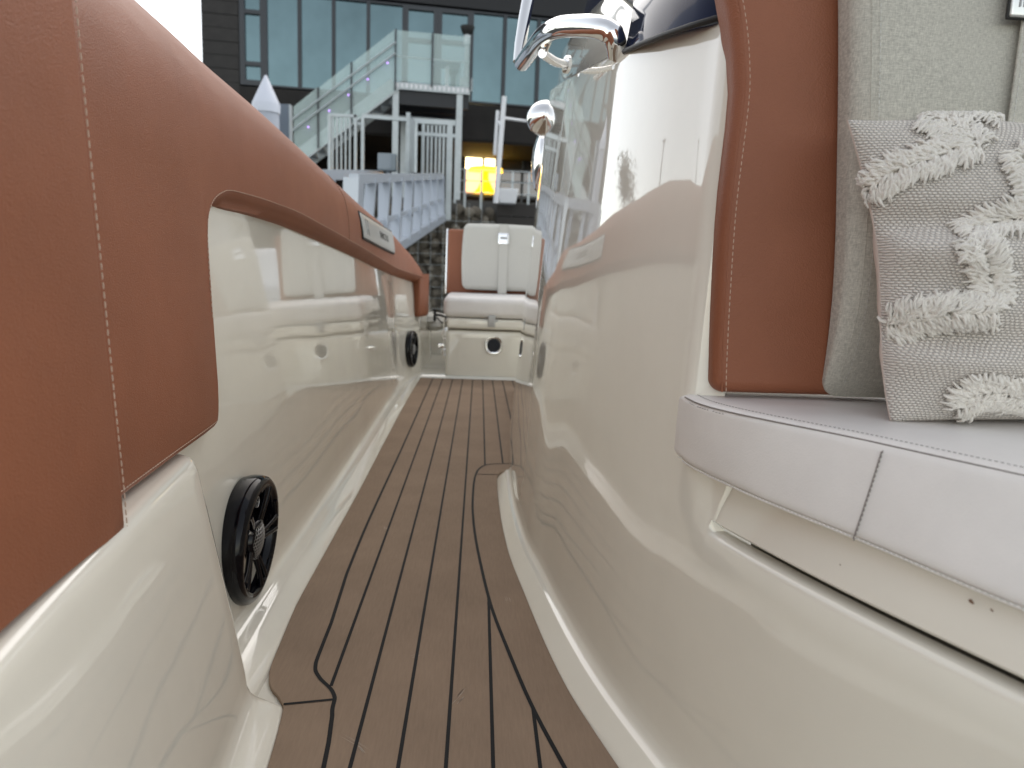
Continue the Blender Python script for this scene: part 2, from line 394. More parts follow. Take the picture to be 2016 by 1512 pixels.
# sole under the teak and the white well beside the stern bench
mb = MB()
mb.add([(-.6, .0, -.0062), (1.1, .0, -.0062), (1.1, 5.2, -.0062), (-.6, 5.2, -.0062)], [(0, 1, 2, 3)])
rows = []
for x in frange(-.33, -.165, 8):
    rows.append([(x, 3.865, -.005), (x, 3.875, .006), (x, 3.90, .010), (x, 4.15, .012), (x, 4.45, .02), (x, 4.55, .05), (x, 4.57, .16), (x, 4.60, .20), (x, 4.8, .21)])
mb.loft(rows)
rows = [[(x, 3.863, -.005), (x, 3.868, .004), (x, 3.878, .008), (x, 3.898, .012)] for x in frange(-.30, 1.0, 4)]
mb.loft(rows)
mb.build('cockpit_sole', GELW, boat, 50)

# --- moulded side locker, near left
mb = MB(); rows = []
lock_t = curve((.15, -.205), (.40, -.268), (.6, -.300), (.75, -.322), (.86, -.336), (.9, -.342))
lock_b = curve((.15, -.18), (.4, -.222), (.6, -.252), (.75, -.270), (.82, -.278), (.9, -.288))
ys = frange(.15, .845, 24) + [.853, .859, .864, .867, .868]
for y in ys:
    e = max(0, (y - .845) / .023); sh = .020 * (1 - math.sqrt(max(0, 1 - e * e)))
    d = deck_l(y); b = lock_b(y) - sh; tp = lock_t(y) - sh
    rows.append([(d + .02, y, -.006), (d + .001, y, -.006), (d - .003, y, .002), (lerp(d, b, .35), y, .010), (lerp(d, b, .62), y, .017), (lerp(d, b, .82), y, .026), (lerp(d, b, .95), y, .040), (b, y, .060),
                 (lerp(b, tp, .25), y, .13), (lerp(b, tp, .6), y, .225), (lerp(b, tp, .96), y, .322), (tp - .001, y, .329), (tp - .0035, y, .334), (tp - .008, y, .3375), (tp - .015, y, .339), (tp - .16, y, .339)])
mb.loft(rows)
last = rows[-1]; mb.loft([last, [(p[0] - .03, .870, p[2]) for p in last], [(p[0] - .12, .871, p[2]) for p in last]])
mb.build('side_locker', GEL, boat, 50)

# --- tan leather coaming bolster with its aft leg
mb = MB(); rows = []
pad_x = curve((.1, -.26), (.55, -.322), (.667, -.333), (.85, -.348), (.947, -.355), (1.0, -.3605), (1.07, -.3645), (1.2, -.367), (1.6, -.3685))
def face(y):
    a = wall_w(y) + (.006 if y < 3.3 else lerp(.006, .022, min(1, (y - 3.3) / .4)))
    t = min(1, max(0, (1.5 - y) / .5)); t = t * t * (3 - 2 * t)
    return lerp(a, pad_x(y) - .003, t)
arch = curve((.345, 1.0), (.52, 1.0008), (.585, 1.003), (.622, 1.012), (.647, 1.035), (.661, 1.065), (.672, 1.115))
lip_z = curve((.5, .346), (.985, .346), (.992, .3472), (.9965, .3505), (.9985, .356), (.9995, .37), (1.0, .42), (1.0008, .52), (1.003, .585), (1.012, .622), (1.035, .647), (1.065, .661), (1.115, .672), (1.25, low_z(1.25)), (1.35, low_z(1.35)))
Yb = set(frange(.58, .98, 10) + [.985, .9885, .992, .9945, .9965, .998, .999, .9995, .9998, 1.0, 1.0004, 1.0008, 1.0015, 1.003, 1.006, 1.012, 1.02, 1.035, 1.05, 1.065, 1.09, 1.115, 1.15, 1.2] + frange(1.25, 3.3, 38) + frange(3.3, 3.93, 26))
for y in sorted(Yb):
    f = face(y) - .012; zb, zt = low_z(y), top_z(y); ox = out_x(y); wt = wall_w(y) - .036; h = zt - zb
    zl = lip_z(y) if y < 1.35 else zb; t = min(1, max(0, (y - 1.0) / .12))
    Xp = lambda z: f + .003 + .012 * (1 - min(1, max(0, (z - .40) / .25)))
    x0 = Xp(zl)
    a = [(x0 - .06, zl + .001), (x0 - .02, zl), (x0 - .008, zl + .0002), (x0 - .003, zl + .0015), (x0 - .0006, zl + .005)]
    b_ = [(min(wt - .004, f - .02), zl - .022), (lerp(min(wt, f - .016), f, .45), zl - .018), (f - .010, zl - .008), (f - .004, zl - .003), (f + .001, zl + .004)]
    row = [(lerp(p[0], q[0], t), y, lerp(p[1], q[1], t)) for p, q in zip(a, b_)]
    zz0 = lerp(zl + .012, zl + .009, t)
    row += [(Xp(z), y, z) for z in frange(zz0, zb + .016, 12)]
    row += [(f + .002, y, zb + h * .25), (f - .003, y, zb + h * .45), (f - .012, y, zb + h * .63), (lerp(f, ox, .24), y, zb + h * .79), (lerp(f, ox, .42), y, zb + h * .91), (lerp(f, ox, .62), y, zb + h * .975), (lerp(f, ox, .8), y, zt), (lerp(f, ox, .93), y, zt - .004), (ox + .003, y, zt - .012), (ox, y, zt - .025), (ox, y, zt - .06)]
    rows.append(row)
mb.loft(rows)
# leg down the aft corner
leg = []
for z in frange(.56, .345, 16) + [.338, .334, .333]:
    r = 0 if z > .345 else (.345 - z) * 1.1
    prof = [(-.372, 3.835), (-.325, 3.800), (-.318, 3.797), (-.313, 3.799), (-.309, 3.806), (-.288, 3.90), (-.277, 3.945), (-.277, 3.955), (-.284, 3.962), (-.36, 3.965)]
    leg.append([(x - r * .5, y + (r if y < 3.85 else -r), z) for x, y in prof])
mb.loft(leg); mb.add(leg[-1], [tuple(range(len(leg[-1])))])
e = rows[-1]; mb.loft([e, [(lerp(p[0], -.36, .08), 3.95, lerp(p[2], .55, .06)) for p in e], [(lerp(p[0], -.36, .3), 3.962, lerp(p[2], .56, .3)) for p in e], [(-.36, 3.964, .56) for p in e]])
# stitched seams
mb.stitches([Vector((face(y) - .009 + .012 + .0008, y, .3545)) for y in frange(.645, .985, 40)], .0068, .0045, .0006, 1)
edge = [(arch(z), z) for z in frange(.50, .66, 40)] + [(y, lip_z(y) if y < 1.3 else low_z(y)) for y in frange(1.07, 3.78, 110)]
path = []
for a, b_ in zip(edge[:-1], edge[1:]):
    d = Vector((0, b_[0] - a[0], b_[1] - a[1])).normalized(); yy, zz = a[0] - d.z * .0065, a[1] + d.y * .0085
    if not path or (Vector((path[-1].x, yy, zz)) - path[-1]).dot(d) > 0: path.append(Vector((face(yy) - .0082 + .012 * max(0, 1 - max(0, (zz - .40) / .25)), yy, zz)))
mb.stitches(path, .0072, .0048, .0007, 1)
sy = 2.045
prof = [min(rows, key=lambda r_: abs(r_[0][1] - sy))][0]
for dy in (-.0, ):
    P = [Vector((p[0] + .0015, sy, p[2] + .0008)) for p in prof[5:25]]
    mb.tube(P, .0009, 5, 2); mb.stitches([p + Vector((.0005, -.006, 0)) for p in P], .008, .005, .0007, 1)
P = [Vector((p[0] + .0006, p[1], p[2] + .0012)) for p in [r_[25] for r_ in rows]]; mb.tube(P, .0012, 5, 2)
mb.build('coaming_bolster', [TAN, THREAD, TAND], boat, 55)

# --- thicker tan leather side pad, near left
mb = MB()
# nearer, thicker panel
rows2 = []
pad2 = curve((.1, -.235), (.2, -.250), (.41, -.282), (.62, -.309), (.7, -.320))
seam_y = curve((.30, .634), (.36, .629), (.446, .617), (.60, .597), (.758, .578), (1.1, .548))
for z in frange(.316, 1.1, 40):
    se = seam_y(z); row = []
    for y in frange(.10, se - .012, 14): row.append((pad2(y), y, z))
    x = pad2(se)
    row += [(x - .001, se - .006, z), (x - .004, se - .002, z), (x - .008, se, z), (x - .03, se + .002, z)]
    if z < .335: row = [(p[0] - .012 * ((.335 - z) / .02) ** 2, p[1], p[2]) for p in row]
    up = max(0, (z - .86) / .24); row = [(p[0] - .10 * up * up, p[1], p[2]) for p in row]
    rows2.append(row)
# lower edge rises towards the camera side less than the seam corner
low2 = curve((.1, .352), (.41, .346), (.5, .343), (.6, .335), (.63, .318))
rows2 = [[(p[0], p[1], max(p[2], low2(min(p[1], .63)))) for p in r_] for r_ in rows2]
tp = rows2[-1]
rows2 += [[(p[0] - .05, p[1], p[2] + .018) for p in tp], [(p[0] - .11, p[1], p[2] + .012) for p in tp], [(p[0] - .14, p[1], p[2] - .05) for p in tp], [(p[0] - .15, p[1], p[2] - .30) for p in tp]]
mb.loft(rows2)
b0 = rows2[0]; mb.add(list(b0) + [(p[0] - .05, p[1], p[2] + .001) for p in b0], [(i, i + 1, i + 1 + len(b0), i + len(b0)) for i in range(len(b0) - 1)])
o = Vector((.0009, 0, 0))
mb.stitches([Vector((pad2(seam_y(z) - .008) + .0006, seam_y(z) - .006, z)) for z in frange(.325, 1.0, 60)], .0078, .0055, .0008, 1)
mb.stitches([Vector((pad2(y) - .003, y, low2(y) + .006)) for y in frange(.2, .62, 40)], .0078, .0055, .0007, 1)
mb.build('leather_side_pad', [TAN, THREAD], boat, 55, weld=2e-5)

# --- satin name plate on the bolster
mb = MB(); rows = []
def plate_pt(y, v, off): return Vector((face(y) - .012 + lerp(.004, -.009, max(0, v) ** 1.6) + off, y, lerp(lerp(.673, .743, v), lerp(.649, .731, v), (y - 2.28) / .86)))
n0 = len(mb.v)
ysp = frange(2.28, 3.14, 20)
def rc(y, lo): e = min(y - 2.28, 3.14 - y); return lo + (0 if e > .012 else (.012 - e) * .5)
for off, inset in ((0., -.004), (.004, -.004)):
    pass
front = [[plate_pt(y, lerp(rc(y, 0) , 1 - rc(y, 0), v), .0055) for v in frange(0, 1, 6)] for y in ysp]
mb.loft(front)
ring = lambda off, g: [plate_pt(y, -g, off) for y in ysp] + [plate_pt(3.14 + g * .06, v, off) for v in frange(0, 1, 4)] + [plate_pt(y, 1 + g, off) for y in ysp[::-1]] + [plate_pt(2.28 - g * .06, v, off) for v in frange(1, 0, 4)]
mb.loft([ring(.0055, 0), ring(.0045, .03), ring(.0, .05)], 0, True)
mb.loft([ring(.004, .03), ring(.0035, .10), ring(.0, .13)], 1, True)
plate = mb.build('name_plate', [mat('satin_plate', (.58, .60, .60), .38, metal=.35), BLACKM], boat, 40)
def plate_mtx(y, v):
    p = plate_pt(y, v, .0058); ty = (plate_pt(y + .05, v, .0058) - plate_pt(y - .05, v, .0058)).normalized(); tv = (plate_pt(y, v + .1, 0) - plate_pt(y, v - .1, 0)).normalized()
    nn = ty.cross(tv); m = Matrix((ty, nn.cross(ty), nn)).transposed().to_4x4(); m.translation = p; return m
letters('plate_lettering', 'INVICTUS', INK, .036, plate_mtx(2.82, .5) @ Matrix.Scale(1.6, 4, (1, 0, 0)), plate)
mb = MB(); M_ = plate_mtx(2.37, .5)
for a in range(2):
    w, h = (.022, .024)
    P = [M_ @ Vector(q) for q in ((-w, -h, 0), (-w, h, 0), (w, h, 0), (w, -h, 0), (0, -.004, 0), (-w, -h, 0))]; mb.tube(P, .0012, 4)
mb.build('plate_emblem', INKL, plate, 40)

# --- speakers
def speaker(c, normal, rds, label):
    z = Vector(normal).normalized(); y = (Vector((0, 0, 1)) - z * z.z).normalized(); x = y.cross(z)
    M_ = Matrix((x, y, z)).transposed().to_4x4(); M_.translation = Vector(c)
    mb = MB(); k = rds / .1
    mb.lathe([(.096*k, -.01*k), (.100*k, .002*k), (.1005*k, .014*k), (.0985*k, .022*k), (.094*k, .0265*k), (.088*k, .0275*k), (.083*k, .0255*k), (.080*k, .020*k), (.078*k, .004*k), (.05*k, .001*k), (.001*k, .0005*k)], M_, 64)
    s = mb.build('speaker', BLACKG, boat, 50); s['label'] = label
    mb = MB()
    for i in range(10):
        a = i * math.pi / 5 + .25 + (.18 if i % 2 else -.18)
        p = [M_ @ Vector((math.cos(a + tw) * r_ * k, math.sin(a + tw) * r_ * k, h_ * k)) for r_, h_, tw in ((.026, .016, -.1), (.045, .020, 0), (.065, .0235, .04), (.084, .0245, .06))]
        mb.tube(p, [.0052*k, .0042*k, .004*k, .005*k], 8)
    for i in range(5):
        a = i * 2 * math.pi / 5 + .25
        p = [M_ @ Vector((math.cos(a + t) * .084 * k, math.sin(a + t) * .084 * k, .0235 * k)) for t in frange(-.26, .26, 6)]
        mb.tube(p, .0045 * k, 8)
    mb.lathe([(.033*k, .010*k), (.0325*k, .0205*k), (.030*k, .0225*k), (.028*k, .0205*k)], M_, 40)
    mb.build('spoke_grille', BLACKG, s, 50)
    mb = MB()
    dome = lambda r_: (.0215 + .006 * (1 - (r_ / .028) ** 2)) * k
    mb.lathe([(.0281*k, .018*k), (.02*k, (dome(.02) - .0025 * k)), (.012*k, dome(.012) - .0025 * k), (.0005*k, dome(0) - .0025 * k)], M_, 24, 1)
    st = .0062
    for i in range(-6, 7):
        for j in range(-6, 7):
            cx, cy = (i + (j % 2) * .5) * st, j * st * .866
            if math.hypot(cx, cy) > .0262: continue
            h6 = [(cx + .0034 * math.cos(q * math.pi / 3 + math.pi / 6), cy + .0034 * math.sin(q * math.pi / 3 + math.pi / 6)) for q in range(7)]
            mb.tube([M_ @ Vector((u * k, v * k, dome(math.hypot(u, v)))) for u, v in h6], .0008 * k, 4, 0, False)
    mb.build('dome_mesh', [MESHG, BLACKM], s, 40)
    mb = MB(); cc = M_ @ Vector((math.cos(1.95) * .076 * k, math.sin(1.95) * .076 * k, .0255 * k)); M2 = M_.copy(); M2.translation = cc
    mb.lathe([(.0085*k, -.002*k), (.0085*k, .0006*k), (.0078*k, .0008*k), (.0074*k, 0)], M2, 20); 
    for q in range(3):
        a = q * 2.09 + .5; mb.tube([M2 @ Vector((0, 0, .0006*k)), M2 @ Vector((math.cos(a) * .0072*k, math.sin(a) * .0072*k, .0006*k))], .0006*k, 4)
    mb.build('speaker_badge', MESHG, s, 40)
c = on_x(479, 1060, -.368); speaker((c.x + .002, c.y, c.z), (1, 0, -.06), .103, 'round black speaker with spoked grille, nearer the bow')
c = at(810, 687, 3.66); speaker((wall_w(3.66) - .004, 3.66, c.z), (1, -.14, 0), .094, 'round black speaker at the aft end of the side deck')

# --- console with the flank along the walkway
wall_t = curve((.78, .250), (.82, .243), (.9, .222), (1.0, .203), (1.1, .190), (1.3, .178), (1.6, .168), (1.9, .168), (2.1, .178), (2.5, .215), (3.0, .27), (3.5, .33))
zt_c = curve((.78, .842), (.9, .865), (1.0, .882), (1.1, .900), (1.3, .935), (1.6, .990), (1.9, 1.045), (2.1, 1.08), (2.5, 1.12), (3.0, 1.14), (3.5, 1.14))
def flank(y, z):
    b = wall_b(y); t = wall_t(max(y, .78)); zt = zt_c(max(y, .78))
    if y < .745 and z > .30: b += .020 * min(1, (z - .30) / .07) * min(1, (.745 - y) / .03)
    return b + (t - b) * (max(0, z - .05) / (zt - .05)) ** 1.1 if y >= .78 else b + (wall_t(.78) - wall_b(.78)) * (max(0, z - .05) / (zt_c(.78) - .05)) ** 1.1
mb = MB(); rows = []
YS = sorted(set([.7155, .7175, .724, .745, .795, .797, .800, .805, .812] + frange(.2, .78, 14) + frange(.78, 1.9, 26) + frange(1.9, 2.12, 16) + frange(2.12, 3.5, 20)))
for y in YS:
    d, b = deck_r(y), wall_b(y); k = min(1, max(0, (2.03 - y) / .06))
    dd = lerp(b, d, k) if y > 1.97 else d; w = b - dd
    foot = [(dd - .003, y, -.006), (dd + .0005, y, -.006 + .004 * k), (dd + min(.003, w * .1), y, .002 * k), (dd + w * .54, y, .0185 * k), (dd + w * .575, y, .0205 * k), (dd + w * .61, y, .0212 * k), (dd + w * .72, y, .0215 * k), (dd + w * .84, y, .025 * k + .001 * (1 - k)), (dd + w * .93, y, .034 * k + .010 * (1 - k)), (dd + w * .98, y, .048 * k + .025 * (1 - k)), (b, y, .072)]
    up = [(flank(y, z), y, z) for z in frange(.09, .300, 8)]
    lip = [(flank(y, .303) + .0008, y, .3032), (flank(y, .306) + .0032, y, .3062)]
    if y < .717: lip += [(flank(y, .308) + .009, y, .3082), (flank(y, .308) + .018, y, .3086)]
    else: lip += [(flank(y, .31), y, .31), (flank(y, .32), y, .32)]
    if y >= .717: lip[1] = (flank(y, .307), y, .307); lip[0] = (flank(y, .304), y, .304)
    rows.append(foot + up + lip)
mb.loft(rows)
rows = []
for y in [yy for yy in YS if yy >= .717]:
    rows.append([(flank(y, z), y, z) for z in frange(.32, .372, 3)])
mb.loft(rows)
r0 = rows[0]; mb.loft([r0, [(p[0] + .002, .7150, p[2]) for p in r0], [(p[0] + .05, .7135, p[2]) for p in r0]])
rows = []
YU = [yy for yy in YS if yy >= .795]
for y in YU:
    zt = zt_c(y); n_ = 22
    col = [(flank(y, lerp(.372, zt - .006, i / n_)), y, lerp(.372, zt - .006, i / n_)) for i in range(n_ + 1)]
    x = col[-1][0]; col += [(x + .0012, y, zt - .002), (x + .004, y, zt), (x + .03, y, zt + .002)]
    rows.append(col)
near = rows[0]
pre = [[(p[0] + dx, yy, p[2]) for p in near] for yy, dx in ((.771, .045), (.772, .022), (.775, .012), (.781, .005), (.788, .0015))]
mb.loft(pre + rows)
# the step above the flank that carries the windscreen, and the console's inner body
rows = []
for y in frange(1.02, 3.4, 30):
    x, z = wall_t(y), zt_c(y); k = min(1, (y - 1.02) / .35)
    rows.append([(x + .012, y, z + .0005), (x + .016, y, z + .003), (x + .021, y, z + .010), (x + .025, y, z + .03 * k + .012), (x + .031, y, z + .085 * k + .013), (x + .040 + .01 * k, y, z + .125 * k + .014), (x + .10, y, z + .14 * k + .015)])
mb.loft(rows)
mb.loft([[(wall_t(3.5), 3.5, .0), (wall_t(3.5), 3.5, 1.12)], [(1.0, 3.5, 0), (1.0, 3.5, 1.12)]])
mb.loft([[(wall_t(y) + .03, y, zt_c(y) + .001), (.95, y, zt_c(y) + .02)] for y in frange(.80, 3.5, 20)])
console = mb.build('console', GEL, boat, 55)

# locker lid under the seat cushion
mb = MB()
lid_pts = [(-.0, .318), (-.0008, .321), (-.0003, .335), (.002, .372)]
rows = []
for y in frange(.2, .703, 26) + [.708, .711, .7125]:
    e = max(0, (y - .703) / .0095); sh = .004 * (1 - math.sqrt(max(0, 1 - e * e)))
    rows.append([(flank(y, .315) + .03, y, .3185), (flank(y, .318) + .0015 + sh, y, .318)] + [(flank(y, zz) - .0015 + dx + sh, y, min(zz, .3665 - max(0, .75 - y) * .03)) for dx, zz in lid_pts[1:]] + [(flank(y, .372) + .05, y, .3668 - max(0, .75 - y) * .03)])
mb.loft(rows); lr = rows[-1]; mb.loft([lr, [(p[0] + .03, .7128, p[2]) for p in lr]])
mb.build('locker_lid', GEL, console, 40)
mb = MB()   # dark backing behind the lid gap, the gap's shade put into its colour
mb.loft([[(flank(y, .3) + .0185, y, .29), (flank(y, .3) + .05, y, .29), (flank(y, .3) + .05, y, .375)] for y in frange(.2, .716, 12)])
mb.build('gap_backing', mat('gap_shade', (.12, .11, .095), .6), console, 40)
# chips in the gelcoat
CHIP = mat('chipped_resin', (.22, .13, .08), .8)
for px, py, r_ in ((1768, 1107, .0022), (1790, 1117, .0013), (1628, 1097, .0008)):
    y = on_x(px, py, .30).y; zz = .352 if r_ > .001 else .338
    q = Vector((flank(y, zz) - .0020, y, zz)); mb = MB()
    mb.add([q + Vector((0, math.cos(a) * r_ * 1.6, math.sin(a) * r_ * .8)) * random.uniform(.7, 1.2) for a in frange(0, 2 * math.pi, 8)[:-1]], [tuple(range(8))])
    mb.build('chip_mark', CHIP, console, 0)

# --- forward console seat: white cushion, tan frame, grey backrest
seat_t = curve((.25, .525), (.35, .465), (.474, .391), (.57, .335), (.75, .2335), (.80, .232), (.83, .242))
seat_b = curve((.25, .475), (.35, .415), (.429, .367), (.543, .316), (.671, .257), (.76, .231), (.80, .230), (.83, .242))
def seat_warp(x, y, z):
    t = min(1, max(0, (z - .37) / .075)); xl = lerp(seat_b(y), seat_t(y), t)
    u = x / .7; zz = z - (.75 - y) * .03 * (1 - t) if y < .75 else z
    return (xl + (1.0 - xl) * u, y, zz)
mb = MB(); mb.rbox((0, .25, .371), (.7, .825, .4455), .009, seat_warp, (.002, 0, .003), 22, 5)
P = [Vector((seat_t(y) - .0005 + .0015, y, .4425)) for y in frange(.28, .775, 60)]
mb.tube(P, .0008, 6, 1)
mb.stitches([p + Vector((.013, 0, .0035)) for p in P], .0042, .0026, .00045, 1)
mb.stitches([p + Vector((-.0005, 0, -.0035)) for p in P], .0045, .003, .0005, 1)
P2 = []
for z in frange(.438, .372, 12):
    t = (z - .37) / .075; y = lerp(.5455, .560, t); P2.append(Vector((lerp(seat_b(y), seat_t(y), t) - .0022, y, z - (.75 - y) * .03 * (1 - t))))
mb.tube(P2, .0006, 5, 1); mb.stitches([p + Vector((-.0004, -.002, 0)) for p in P2], .0042, .0028, .0006, 1)
P3 = [Vector((seat_b(y) + .001, y, .3725 - (.75 - y) * .03)) for y in frange(.3, .76, 50)]
mb.tube(P3, .0011, 6, 0); mb.stitches([p + Vector((-.0012, 0, .0012)) for p in P3], .0042, .0022, .0005, 2)
seat = mb.build('seat_cushion', [WLEA, THREADG, THREADW], boat, 60)

fr_l = curve((.45, .258), (.47, .2565), (.55, .2535), (.64, .252), (.763, .256), (.80, .2525), (.834, .246), (.87, .236), (.92, .226), (1.1, .222))
def frame_warp(x, y, z): return (fr_l(z) + x * (.62 - fr_l(z)) / .4, y, z)
mb = MB(); mb.rbox((0, .752, .4515), (.4, .800, 1.15), .014, frame_warp, (.001, .003, 0), 20, 6)
mb.stitches([Vector((fr_l(z) + .0135, .7518, z)) for z in frange(.456, 1.1, 60)], .0066, .0045, .00055, 1)
P = [Vector((fr_l(z) + .0095, .7530, z)) for z in frange(.453, 1.1, 40)]; mb.tube(P, .0011, 6, 2)
mb.build('seat_frame', [TAN, THREAD, TAND], boat, 60)

mb = MB()
gl = curve((.45, .377), (.55, .375), (.72, .362), (.87, .346), (.93, .337), (1.1, .335))
gf = curve((.45, .7555), (.47, .742), (.50, .728), (.56, .712), (.65, .705), (1.1, .70))
def grey_warp(x, y, z):
    t = (y - .70) / .052; yf = gf(z); u = x / .5; xl = gl(z)
    return (xl + (.98 - xl) * u, lerp(yf, .757, t), z)
mb.rbox((0, .70, .4515), (.5, .752, 1.15), .018, grey_warp, (.001, .004, 0), 22, 6)
sx = .011
P = [Vector((gl(z) + .013, gf(z) + .0015, z)) for z in frange(.47, 1.1, 60)]
mb.tube(P, .0008, 5, 0); mb.stitches([p + Vector((.0065, -.0032, 0)) for p in P], .0058, .0038, .0005, 1)
back = mb.build('backrest', [GREYF, THREADW], boat, 60)
mb = MB()
xs = at(1988, 150, .698).x
mb.rbox((xs, .6905, .47), (xs + .085, .6935, 1.12), .0012, None, (0, 0, 0), 6, 2)
mb.stitches([Vector((xs + .004, .6902, z)) for z in frange(.5, 1.1, 30)], .006, .004, .0005, 1)
mb.build('backrest_strap', [GREYF, THREADW], back, 40)
b0 = at(1983, 35, .688)
mb = MB(); mb.rbox((b0.x, .6835, b0.z), (b0.x + .095, .6885, b0.z + .052), .0022, None, (0, 0, 0), 4, 4)
bad = mb.build('seat_badge', SATIN, back, 40)
mb = MB(); mb.rbox((b0.x - .0015, .6862, b0.z - .0015), (b0.x + .0965, .690, b0.z + .0535), .0015, None, (0, 0, 0), 4, 3); mb.build('badge_rim', BLACKM, bad, 40)
m = Matrix.Rotation(math.pi / 2, 4, 'X'); m.translation = Vector((b0.x + .0055, .6832, b0.z + .0135)); letters('badge_lettering', 'INVICTUS', INKL, .0165, m, bad, .0004, 'LEFT')

# --- smoked windscreen, gasket, chrome frame and grab rail
base = [at(1460, 8, .74), at(1400, 36, .80), at(1350, 51, .83), at(1300, 68, .88), at(1255, 86, .955), at(1222, 101, 1.055)]
base[0] = Vector((.36, .772, .85))
aft = [Vector((wall_t(y) + .050, y, zt_c(y) + .045 + .085 * min(1, (y - 1.07) / .25))) for y in (1.13, 1.2, 1.3, 1.45, 1.6, 1.75)]
full = [Vector(p) + Vector((.006, 0, .001)) for p in base] + aft
mb = MB(); rows = []
for p in full:
    k = (p.y - .7); rows.append([p + Vector((.018 * h * (1 + .5 * h) , .10 * h * h, .105 * h)) for h in frange(0, 4, 10)])
mb.loft(rows); mb.loft([[q + Vector((.008, 0, 0)) for q in r_] for r_ in rows])
ws = mb.build('windscreen', NAVY, boat, 60)
mb = MB(); mb.tube([p + Vector((-.001, 0, -.001)) for p in full[:6]], .0036, 8); mb.tube([p + Vector((0, 0, -.002)) for p in full[5:]], .004, 8)
mb.build('windscreen_gasket', BLACKM, ws, 60)
fr = [at(1019, 122, 1.62), at(1024, 88, 1.63), at(1032, 40, 1.645), at(1043, -20, 1.66), at(1062, -110, 1.69), at(1085, -200, 1.72)]
mb = MB(); mb.tube(fr, [.010, .0125, .0135, .0135, .0135, .0135], 14); mb.build('windscreen_frame', CHROME, ws, 60)

def catmull(P, n=8):
    P = [Vector(p) for p in P]; out = []
    for i in range(len(P) - 1):
        a, b, c, d = P[max(i - 1, 0)], P[i], P[i + 1], P[min(i + 2, len(P) - 1)]
        for k in range(n):
            t = k / n; out.append(.5 * ((2 * b) + (-a + c) * t + (2*a - 5*b + 4*c - d) * t*t + (-a + 3*b - 3*c + d) * t**3))
    return out + [P[-1]]
rail = catmull([at(1216, 106, 1.10), at(1213, 84, 1.085), at(1204, 66, 1.085), at(1180, 54, 1.10), at(1140, 51, 1.15), at(1100, 54, 1.22), at(1073, 68, 1.32), at(1052, 92, 1.45), at(1028, 124, 1.60)], 7)
mb = MB(); mb.tube(rail, [.0155] * 12 + [.0165] * (len(rail) - 12), 20)
rl = mb.build('grab_rail', CHROME, boat, 50)
mb = MB(); st = catmull([at(1068, 105, 1.36), at(1085, 117, 1.40), at(1100, 124, 1.44), at(1116, 127, 1.49)], 5)
mb.tube(st, .0085, 12)
d = (st[-1] - st[-2]).normalized(); mb.tube([st[-1] - Vector((.003, .001, 0)), st[-1] + Vector((.003, .001, 0))], .017, 20); mb.tube([at(1075, 100, 1.36), at(1085, 75, 1.33)], .004, 8)
mb.build('rail_stanchion', CHROME, rl, 40)

# chrome navigation light and vent shell on the aft shoulder of the console
def shell(name, px, py, Y, ry, rz, rx, label, m_):
    x = flank(Y, at(px, py, Y).z); c = Vector((x, Y, at(px, py, Y).z)); mb = MB(); rows = []
    for a in frange(0, math.pi / 2, 10):
        rows.append([(c.x - rx * math.cos(a) * 1., c.y + ry * math.sin(a) * math.cos(q), c.z + rz * math.sin(a) * math.sin(q)) if False else
                     (c.x - rx * math.cos(a), c.y + ry * math.sin(a) * math.cos(q), c.z + rz * math.sin(a) * math.sin(q)) for q in frange(0, 2 * math.pi, 28)[:-1]])
    rows.append([(c.x + .03, c.y + ry * math.cos(q), c.z + rz * math.sin(q)) for q in frange(0, 2 * math.pi, 28)[:-1]])
    mb.loft(rows, 0, True); o = mb.build(name, m_, boat, 60); o['label'] = label
    return o, c
sl, c = shell('side_light', 1086, 234, 2.15, .062, .050, .055, 'small round chrome light on the console shoulder', CHROME)
mb = MB(); rows = [[(c.x + .004 - dx, c.y + (.066 + g) * math.cos(q), c.z + (.054 + g) * math.sin(q)) for q in frange(0, 2 * math.pi, 28)[:-1]] for dx, g in ((-.02, 0), (.001, 0), (.003, -.003), (.003, -.006))]
mb.loft(rows, 0, True); mb.build('light_flange', CHROME, sl, 50)
shell('vent_shell', 1064, 322, 2.3, .10, .092, .028, 'long teardrop chrome vent shell on the console shoulder', CHROME)

# --- stern bench
mb = MB()
mb.rbox((-.176, 3.90, -.004), (.95, 4.55, .262), .022, None, (0, 0, 0), 10, 5)
mb.rbox((-.166, 3.915, .25), (.94, 4.5, .275), .004, None, (0, 0, 0), 6, 2, 1)
bench = mb.build('stern_bench', [GEL, mat('shadow_gap_rubber', (.16, .14, .10), .7)], boat, 50)
mb = MB(); mb.rbox((-.172, 3.893, .272), (.95, 4.5, .328), .014, None, (0, .002, 0), 8, 5); mb.build('bench_lid', GEL, bench, 50)
mb = MB(); mb.rbox((-.192, 3.885, .333), (.95, 4.33, .445), .034, lambda x, y, z: (x, y, z + .012 * max(0, min(1, (y - 3.9) / .4))), (.002, .004, .004), 12, 6)
mb.tube([Vector((x, 3.8855 + .01 * (abs(x) > .9), .418)) for x in frange(-.17, .9, 20)], .0012, 5, 1)
mb.build('bench_cushion', [WLEA, THREADW], bench, 60)
tilt = lambda x, y, z: (x, y + (z - .45) * .14, z)
mb = MB(); mb.rbox((-.196, 4.32, .447), (.42, 4.37, .832), .016, tilt, (0, .003, 0), 10, 5); bp = mb.build('bench_backrest', TAN, bench, 60)
mb = MB(); mb.rbox((-.208, 4.335, .445), (-.197, 4.375, .834), .004, tilt, (0, 0, 0), 4, 3); mb.build('backrest_edge_trim', CHROME, bench, 50)
def warp_c(x, y, z):
    k = max(0, 1 - abs(x + .104) / .06) * .010 * ((z - .66) / .2) ** 2
    return tilt(x + k, y, z)
